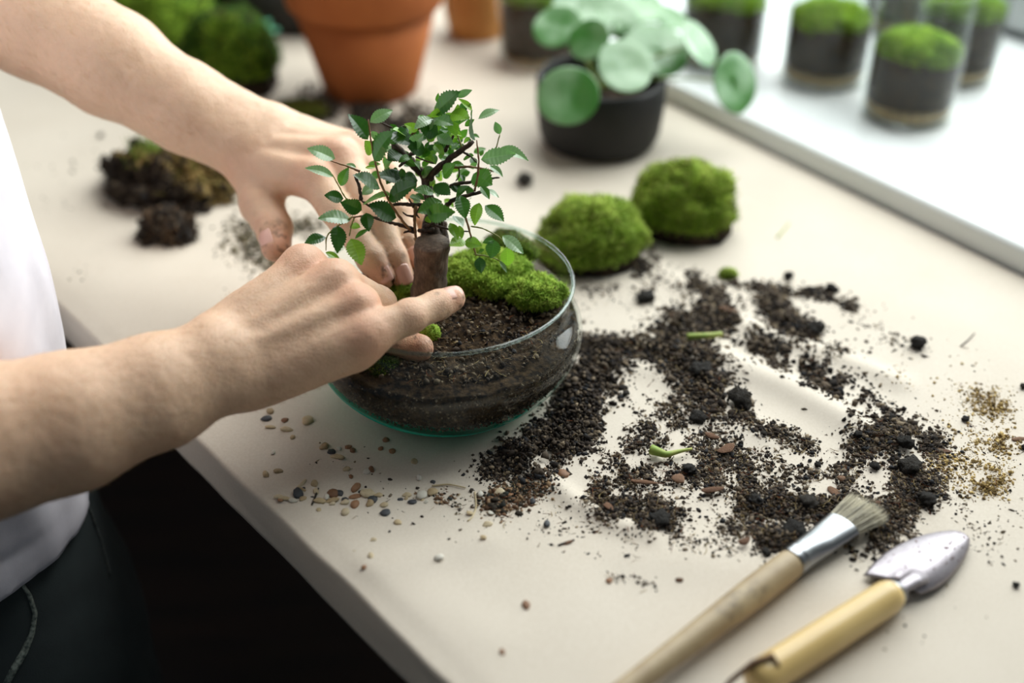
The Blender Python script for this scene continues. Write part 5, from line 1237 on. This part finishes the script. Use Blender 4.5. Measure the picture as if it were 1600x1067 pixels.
for x, y, L, W, k in PEB:
    px, py = cr(x, y)
    single('pebble', STM[k][int(RNG.integers(0, 3))], px, py, L / 4.3, W / 4.3, min(L, W) / 4.3 * 0.62, RNG.uniform(-0.5, 0.5), *peb_words(x, y, L, W, k))
def c7(x, y): return 360 + x / 2.498, 640 + y / 2.498
for x, y, L, W, k, lab in ((815, 593, 42, 30, 'w', 'smooth oval white pebble alone on the bare paper'), (1155, 778, 28, 32, 'b', 'reddish brown chip of stone alone on the bare paper'), (1060, 958, 20, 24, 'b', 'small blurred brown crumb nearest to the front fold of the paper'),
    (550, 585, 22, 24, 't', 'tan pebble left of the oval white pebble, the lower of two'), (558, 515, 24, 16, 't', 'tan pebble left of the oval white pebble, the upper of two'), (523, 633, 20, 16, 'b', 'brown crumb near the fold of the paper'),
    (1300, 262, 44, 34, 'b', 'orange brown pebble at the foot of the soil heap'), (1005, 460, 36, 22, 't', 'tan pebble below the white root fibre'), (988, 520, 24, 14, 't', 'flat tan pebble on its own below the grit'), (1478, 682, 26, 22, 'b', 'orange crumb at the start of the line of specks'),
    (1050, 335, 40, 26, 't', 'pale pebble on top of the grit in front of the bowl'), (975, 340, 24, 20, 'w', 'white pebble left of the grit'), (1180, 370, 22, 20, 'd', 'blue grey pebble on the right edge of the grit'), (1017, 416, 22, 14, 'w', 'whitish pebble at the lower edge of the grit'),
    (935, 416, 26, 14, 't', 'tan pebble left of the grit'), (1088, 345, 30, 14, 'b', 'pinkish brown flat pebble on the grit'), (1236, 462, 24, 24, 'd', 'dark crumb below the grit'), (484, 562, 12, 8, 't', 'tiny tan grain on the paper near the fold')):
    px, py = c7(x, y)
    single('pebble', STM[k][int(RNG.integers(0, 3))], px, py, L / 2.3, W / 2.5, min(L, W) / 2.5 * 0.6, 0.0 if 'oval' in lab else RNG.uniform(-0.3, 0.3), lab, 'pebble', None, 0.001 if 'grit' in lab else 0)
LUMP = [(1420, 738, 34, 28, 'largest round soil lump, in the soil between brush and yellow sand'), (1411, 704, 24, 24, 'round dark soil lump just above the largest one'), (1231, 437, 14, 14, 'small round soil lump on bare paper beyond the streaks'), (820, 290, 24, 24, 'blurred dark soil lump between black pot and tree'),
 (1156, 636, 34, 36, 'big charcoal lump in the streak right of the bowl'), (1076, 741, 24, 16, 'bluish slate lump by the green moss stem'), (1092, 590, 34, 30, 'dark lump on the streak beside the bowl'), (1272, 522, 26, 24, 'dark lump at the lower end of the far streak'), (1432, 545, 24, 22, 'single dark lump right of the far streaks'),
 (1338, 690, 12, 12, 'small black lump on the edge of the bare patch'), (1365, 735, 16, 14, 'black lump left of the largest round lump'), (1447, 790, 28, 22, 'dark lump above the brush bristles, right side'), (1031, 822, 34, 26, 'charcoal lump on the front soil mound'), (1300, 457, 22, 14, 'black lump along the far thin streak'),
 (1007, 472, 30, 20, 'slate grey lump beyond the bowl'), (1507, 660, 12, 9, 'small dark lump near the upper yellow sand'), (1597, 610, 10, 10, 'dark lump at the right border of the paper'), (1276, 732, 10, 10, 'black crumb on the bare patch above the brush'), (1389, 660, 16, 14, 'dark lump at the end of the long curved streak'),
 (1178, 790, 24, 18, 'dark lump at the left of the soil by the brush'), (1262, 795, 30, 22, 'dark lump in the soil left of the bristles'), (1240, 838, 36, 26, 'broad dark lump in the soil beside the ferrule'), (1192, 687, 10, 8, 'black crumb under the middle streak'), (977, 621, 12, 9, 'black crumb on bare paper right of the heap'),
 (1090, 660, 26, 18, 'dark lump below the streak beside the bowl'), (158, 216, 10, 8, 'small greenish crumb beyond the root ball'), (1195, 872, 16, 9, 'flat dark crumb just left of the brush ferrule'), (1586, 919, 10, 9, 'brown crumb near the right border below the trowel'), (1500, 862, 16, 16, 'dark crumb under the tip of the trowel'), (1598, 705, 10, 8, 'black crumb at the right border beside the sand')]
for k, (px, py, L, W, lab) in enumerate(LUMP):
    single('soil_lump', LMM[k % 3], px, py, L * 0.92, W * 0.85, W * 0.75, RNG.uniform(0, 3), lab, 'soil lump', 'dark soil lumps on the paper', 0.001)
CHIP = [(1110, 775, 34, 8, 0.1, 'thin bark strip below the green moss stem'), (1058, 757, 18, 16, 0.8, 'square pinkish bark chip near the green moss stem'), (950, 805, 12, 14, 0.6, 'orange bark chip on the front soil mound'), (1003, 762, 40, 6, -0.1, 'long pale bark strip on the front soil mound'), (1110, 690, 22, 9, -0.3, 'pink bark chip in the soil behind the green stem'),
 (1135, 710, 30, 14, 0.5, 'broad grey-brown bark chip right of the green stem'), (1305, 775, 14, 30, 0.5, 'upright bark splinter above the brush bristles'), (1160, 858, 20, 10, 0.6, 'bark chip on bare paper below the soil'), (820, 951, 8, 10, 0.3, 'reddish bark flake on the paper, lower middle'), (1370, 789, 9, 6, 0, 'orange flake right above the bristle tips'),
 (1312, 756, 12, 8, 0.2, 'orange flake in the soil above the brush'), (1472, 708, 28, 8, -0.35, 'bark splinter left of the lower yellow sand'), (1590, 690, 26, 6, 0.25, 'bark splinter at the right border of the paper'), (1135, 497, 30, 10, 0, 'reddish bark piece on the streak beyond the bowl'), (885, 853, 24, 5, 0.35, 'thin dark splinter on bare paper in front of the heap'), (1060, 912, 12, 6, 0, 'brown flake left of the brush handle')]
for k, (px, py, L, W, a, lab) in enumerate(CHIP):
    single('bark_chip', CHM[k % 3], px, py, L, W, 5, a, lab, 'bark chip', 'bark chips on the paper', 0.003 if 'soil' in lab or 'stem' in lab or 'streak' in lab else 0.0)
# a few stalks
M_STALK = speckled('green_moss_stem', srgb(130, 160, 60), srgb(170, 170, 90), 120, 0.6)
M_ROOT = speckled('pale_root_fibre', srgb(176, 156, 116), srgb(206, 190, 156), 60, 0.7)
M_TWG2 = speckled('dark_splinter', srgb(40, 34, 28), srgb(60, 50, 42), 60, 0.8)
def stalk(name, pts, rad, mat, lab, cat, lift=0.0015):
    q = np.array([TP(px, py, lift) for px, py in pts]); n = 14
    s = np.linspace(0, 1, len(q)); t = np.linspace(0, 1, n); q = np.column_stack([np.interp(t, s, q[:, k]) for k in range(3)])
    for _ in range(2): q[1:-1] = 0.25 * q[:-2] + 0.5 * q[1:-1] + 0.25 * q[2:]
    m = MB(); m.tube(q, np.interp(t, [0, 0.3, 1], rad), 8); o = m.build(name, mat); tag(o, lab, cat); return o
stalk('moss_sprig', [(1016, 714), (1030, 719), (1040, 723), (1056, 718), (1080, 713)], [0.0034, 0.0026, 0.0008], M_STALK, 'bright green and yellow moss stem lying on the swept soil', 'stem', 0.005)
stalk('moss_sprig', [(1072, 540), (1100, 541), (1126, 536)], [0.0025, 0.0025, 0.002], M_STALK, 'yellow-green stem piece on the streak beyond the bowl', 'stem', 0.006)
stalk('root_fibre', [(742, 772), (745, 795), (738, 812), (731, 818)], [0.0006, 0.0006, 0.0005], M_ROOT, 'white bent root fibre in front of the bowl', 'root', 0.0008)
stalk('root_fibre', [(675, 763), (700, 760), (728, 766)], [0.0005, 0.0005, 0.0004], M_ROOT, 'tan root fibre lying over the gravel', 'root', 0.0015)
stalk('splinter', [(498, 766), (493, 780), (488, 793)], [0.0005, 0.0007, 0.0006], M_TWG2, 'dark splinter standing across the gravel', 'splinter', 0.001)
stalk('splinter', [(872, 857), (884, 853), (897, 848)], [0.0006, 0.0008, 0.0005], M_TWG2, 'dark thin splinter below the grit in front of the heap', 'splinter', 0.0008)
stalk('root_fibre', [(1500, 545), (1512, 535), (1522, 524)], [0.0006, 0.0006, 0.0004], M_TWG2, 'curved dark fibre on bare paper below the white sill', 'root', 0.0008)
stalk('moss_sprig', [(1214, 374), (1222, 365), (1233, 352)], [0.0010, 0.0008, 0.0005], M_STALK, 'pale green blade on the paper near the white sill', 'stem', 0.0008)
c = TP(1137, 434); moss_clump(c, 0.007, 0.005, 0.006, 0.2, 91, 500, 0.003, 0.0006, 'tiny bright moss scrap beyond the soil streaks', soil=0.2)

# ------------------------------------------------------------------ brush
M_HANDLE = (lambda k: (k.base(k.mix(k.ramp(k.noise(k.coord(), 38, 5, 0.7), [(0.56, (0, 0, 0, 1)), (0.70, (0.75, 0.75, 0.75, 1))]), k.ramp(k.noise(k.coord(), 24, 5), [(0.35, srgb(152, 130, 98)), (0.65, srgb(190, 170, 134))]), srgb(84, 74, 60))), k.set(Roughness=0.5), k.bump(k.noise(k.coord(), 200, 4), 0.15, 0.0006), k.m)[-1])(NT('worn_wood_handle'))
M_STEEL = speckled('ferrule_steel', srgb(140, 142, 146), srgb(160, 162, 165), 20, 0.30, metal=1.0, spec=0.5)
a0, a1 = T(1352, 812), T(1008, 1078)
ax = unit(a1 - a0); BRR = 0.0080
sdv = np.array([-ax[1], ax[0], 0]); up = np.array([0, 0, 1.0]); zb = TZ + 0.0042
ferr0 = T(1312, 842); ferr1 = T(1228, 902)
s_f0 = np.dot(ferr0 - a0, ax); s_f1 = np.dot(ferr1 - a0, ax); s_end = np.dot(a1 - a0, ax) + 0.03
r = root('paint_brush', a0 + ax * s_f1 + np.array([0, 0, 0.001]), 'flat bristle brush with wooden handle and steel ferrule lying on the paper', 'brush')
def bp(s, z): q = a0 + ax * s; q[2] = zb + z; return q
ss = np.array([0, 0.006, 0.02, 0.05, 0.09, 0.14, 0.20]) ; tot = s_end - s_f1
m = MB(); t = np.linspace(0, 1, 22)
rad = np.interp(t, [0, 0.06, 0.25, 0.6, 1], [0.0078, 0.0084, 0.0086, 0.0070, 0.0058])
m.tube([bp(s_f1 + (-0.004 + tot * k), 0.0085) for k in t], rad, 18); m.build('handle', M_HANDLE, r)
m = MB()
prof = [(0.0, 0.0083, 1.0), (0.0015, 0.0086, 1.0), (0.003, 0.0083, 1.0), (0.0042, 0.0083, 1.0), (0.0055, 0.0086, 1), (0.007, 0.0083, 1), (0.012, 0.0084, 0.95), (0.020, 0.0088, 0.80), (0.028, 0.0095, 0.60), (s_f1 - s_f0 - 0.002, 0.0106, 0.46), (s_f1 - s_f0, 0.0108, 0.44)]
seg = 30; an = np.linspace(0, 2 * np.pi, seg, endpoint=False); V = []
for s, rr, fl in prof:
    c = bp(s_f1 - s, 0.0088 - 0.0018 * (1 - fl))
    V += [c + sdv * rr * math.cos(q) + up * rr * fl * math.sin(q) for q in an]
k = np.arange(seg); k2 = (k + 1) % seg
Q = np.concatenate([np.stack([i * seg + k, i * seg + k2, (i + 1) * seg + k2, (i + 1) * seg + k], 1) for i in range(len(prof) - 1)])
o = put('ferrule', np.array(V), Q, M_STEEL, r); o['label'] = 'shiny steel ferrule'
n = 1500; u = RNG.uniform(-1, 1, n); vv = RNG.uniform(-1, 1, n); Lb = s_f0 + 0.006
b0 = np.array([bp(s_f0 + 0.003, 0.0078) for _ in range(n)]) + sdv * (u * 0.0098)[:, None] + up * (vv * 0.0038 * np.sqrt(1 - u * u))[:, None]
tipl = Lb + RNG.uniform(-0.004, 0.003, n) - 0.002 * np.abs(u)
b1 = b0 - ax * tipl[:, None] + sdv * (u * 0.0038 + RNG.normal(size=n) * 0.0008)[:, None] + up * (-0.002 + vv * 0.0010 + RNG.normal(size=n) * 0.0007)[:, None]
bm_ = (b0 + b1) / 2 + up * 0.0003
dr = sdv * 0.00016; W_ = np.stack([b0 - dr, b0 + dr, b0 + up * 0.00022, bm_ - dr, bm_ + dr, bm_ + up * 0.00022, b1], 1).reshape(-1, 3)
o_ = (np.arange(n) * 7)[:, None]; F = np.concatenate([o_ + np.array([f]) for f in ((0, 1, 4), (0, 4, 3), (1, 2, 5), (1, 5, 4), (2, 0, 3), (2, 3, 5), (3, 4, 6), (4, 5, 6), (5, 3, 6))])
BRC = np.array([srgb(*q)[:3] for q in ((196, 188, 164), (168, 160, 136), (214, 206, 184), (120, 112, 96), (84, 78, 68))]); col = np.repeat(BRC[RNG.choice(5, n, p=(.34, .26, .2, .12, .08))], 7, 0)
o = put('bristles', W_, F, vcol('bristle', 0.5, 0.4), r, col, smooth=False); o['kind'] = 'stuff'
m = MB(); t = np.linspace(0, 1, 8); m.tube([bp(s_f0 + 0.004 - (Lb - 0.006) * k, 0.0078 - 0.002 * k) for k in t], np.linspace(0.0096, 0.0120, 8), 20, flat=0.30, flatdir=up); m.build('bristle_core', speckled('bristle_core', srgb(110, 102, 84), srgb(150, 142, 120), 300, 0.8), r)

# ------------------------------------------------------------------ trowel
M_TSTEEL = (lambda k: (k.base(k.ramp(k.noise(k.coord(), 220, 4), [(0.30, srgb(152, 145, 150)), (0.68, srgb(168, 161, 166)), (0.74, srgb(150, 128, 126))])), k.set(Metallic=0.7, Roughness=0.42), k.m)[-1])(NT('dusty_steel'))
M_CREAM = speckled('varnished_wood', srgb(206, 174, 110), srgb(222, 194, 134), 12, 0.32, 0.06, 0.0005, 120, detail=3)
h0, h1 = T(1396, 928, TZ + 0.011), T(1186, 1062, TZ + 0.0105)
tx = unit(h1 - h0); ts = np.array([-tx[1], tx[0], 0]); ts = -ts if ts[0] > 0 else ts
r = root('hand_trowel', np.array([h0[0], h0[1], TZ + 0.001]), 'small steel hand trowel with a varnished yellow wooden handle, dusted with soil', 'trowel')
HL = np.linalg.norm(h1 - h0) + 0.004
m = MB(); t = np.linspace(0, 1, 26)
m.tube([h0 + tx * (HL * k) + up * 0.0004 for k in t], np.interp(t, [0, 0.015, 0.04, 0.5, 0.93, 0.985, 1], [0.0078, 0.0088, 0.0092, 0.0096, 0.0095, 0.0088, 0.0070]), 26); m.build('handle', M_CREAM, r)
m = MB(); m.tube([h0 + tx * 0.001, h0 - tx * 0.0035], [0.0074, 0.0068], 20); m.build('collar', M_STEEL, r)
m = MB(); m.tube([h0, h0 - tx * 0.006 + up * 0.001, h0 - tx * 0.016 + up * 0.001, h0 - tx * 0.024 - up * 0.0005], [0.0040, 0.0036, 0.0042, 0.0050], 14, flat=0.55, flatdir=up); m.build('shank', M_TSTEEL, r)
# blade: pointed leaf, hollowed along its middle
def chain(pts, n):
    q = np.array([T(px, py, TZ + 0.0060) for px, py in pts]); s = np.concatenate([[0], np.cumsum(np.linalg.norm(np.diff(q, axis=0), axis=1))]); t = np.linspace(0, s[-1], n)
    q = np.column_stack([np.interp(t, s, q[:, k]) for k in range(3)])
    for _ in range(2): q[1:-1] = 0.25 * q[:-2] + 0.5 * q[1:-1] + 0.25 * q[2:]
    return q
NU, NV = 34, 21; V = []
Lc = chain([(1351, 899), (1364, 882), (1384, 864), (1406, 851), (1438, 838), (1470, 831), (1496, 829), (1509, 834), (1513, 841)], NU)
Rc = chain([(1438, 928), (1464, 917), (1483, 902), (1497, 884), (1507, 867), (1513, 853), (1513, 841)], NU)
for i in range(NU):
    tt = i / (NU - 1); hw = 0.5 * np.linalg.norm(Lc[i] - Rc[i])
    for j in range(NV):
        s = j / (NV - 1) * 2 - 1
        e = (s - 0.30) / (0.70 if s > 0.30 else 1.30); z = (0.34 * hw * (1 - e * e) - 0.0006) * min(1, 0.55 + tt * 2.5) + 0.0022 * math.exp(-((s - 0.05) / 0.16) ** 2) * max(0, 1 - tt / 0.40) ** 1.2
        V.append((Lc[i] + Rc[i]) / 2 + (Rc[i] - Lc[i]) / 2 * s + up * z)
V = np.array(V); i, j = np.meshgrid(np.arange(NU - 1), np.arange(NV - 1), indexing='ij')
Q = np.stack([i * NV + j, (i + 1) * NV + j, (i + 1) * NV + j + 1, i * NV + j + 1], -1).reshape(-1, 4)
o = put('blade', V, Q, M_TSTEEL, r); md = o.modifiers.new('t', 'SOLIDIFY'); md.thickness = 0.0010
vi = RNG.choice(len(V), 260); pv = V[vi] + up * 0.0008; v, f, cc = lumps(pv, 0.00045 * np.exp(RNG.normal(0, 0.5, 260)).clip(0.4, 2.5), np.tile(np.array(srgb(120, 92, 88)[:3]), (260, 1)), fine=False)
o = put('soil_dust', v, f, M_SOILV, r, cc, smooth=False); o['kind'] = 'stuff'
M_CORD = speckled('leather_cord', srgb(86, 60, 40), srgb(120, 88, 60), 60, 0.8)
e = h0 + tx * (HL - 0.012)
m = MB(); m.tube([e + up * 0.0085 - ts * 0.004, e + up * 0.0120 + ts * 0.001, e + tx * 0.010 + up * 0.010 + ts * 0.004, e + tx * 0.022 + up * 0.003 + ts * 0.006, e + tx * 0.034 - up * 0.006 + ts * 0.006, e + tx * 0.046 - up * 0.0095 + ts * 0.004], [0.0014, 0.0016, 0.0016, 0.0014, 0.0012, 0.0010], 8); m.build('hanging_cord', M_CORD, r)
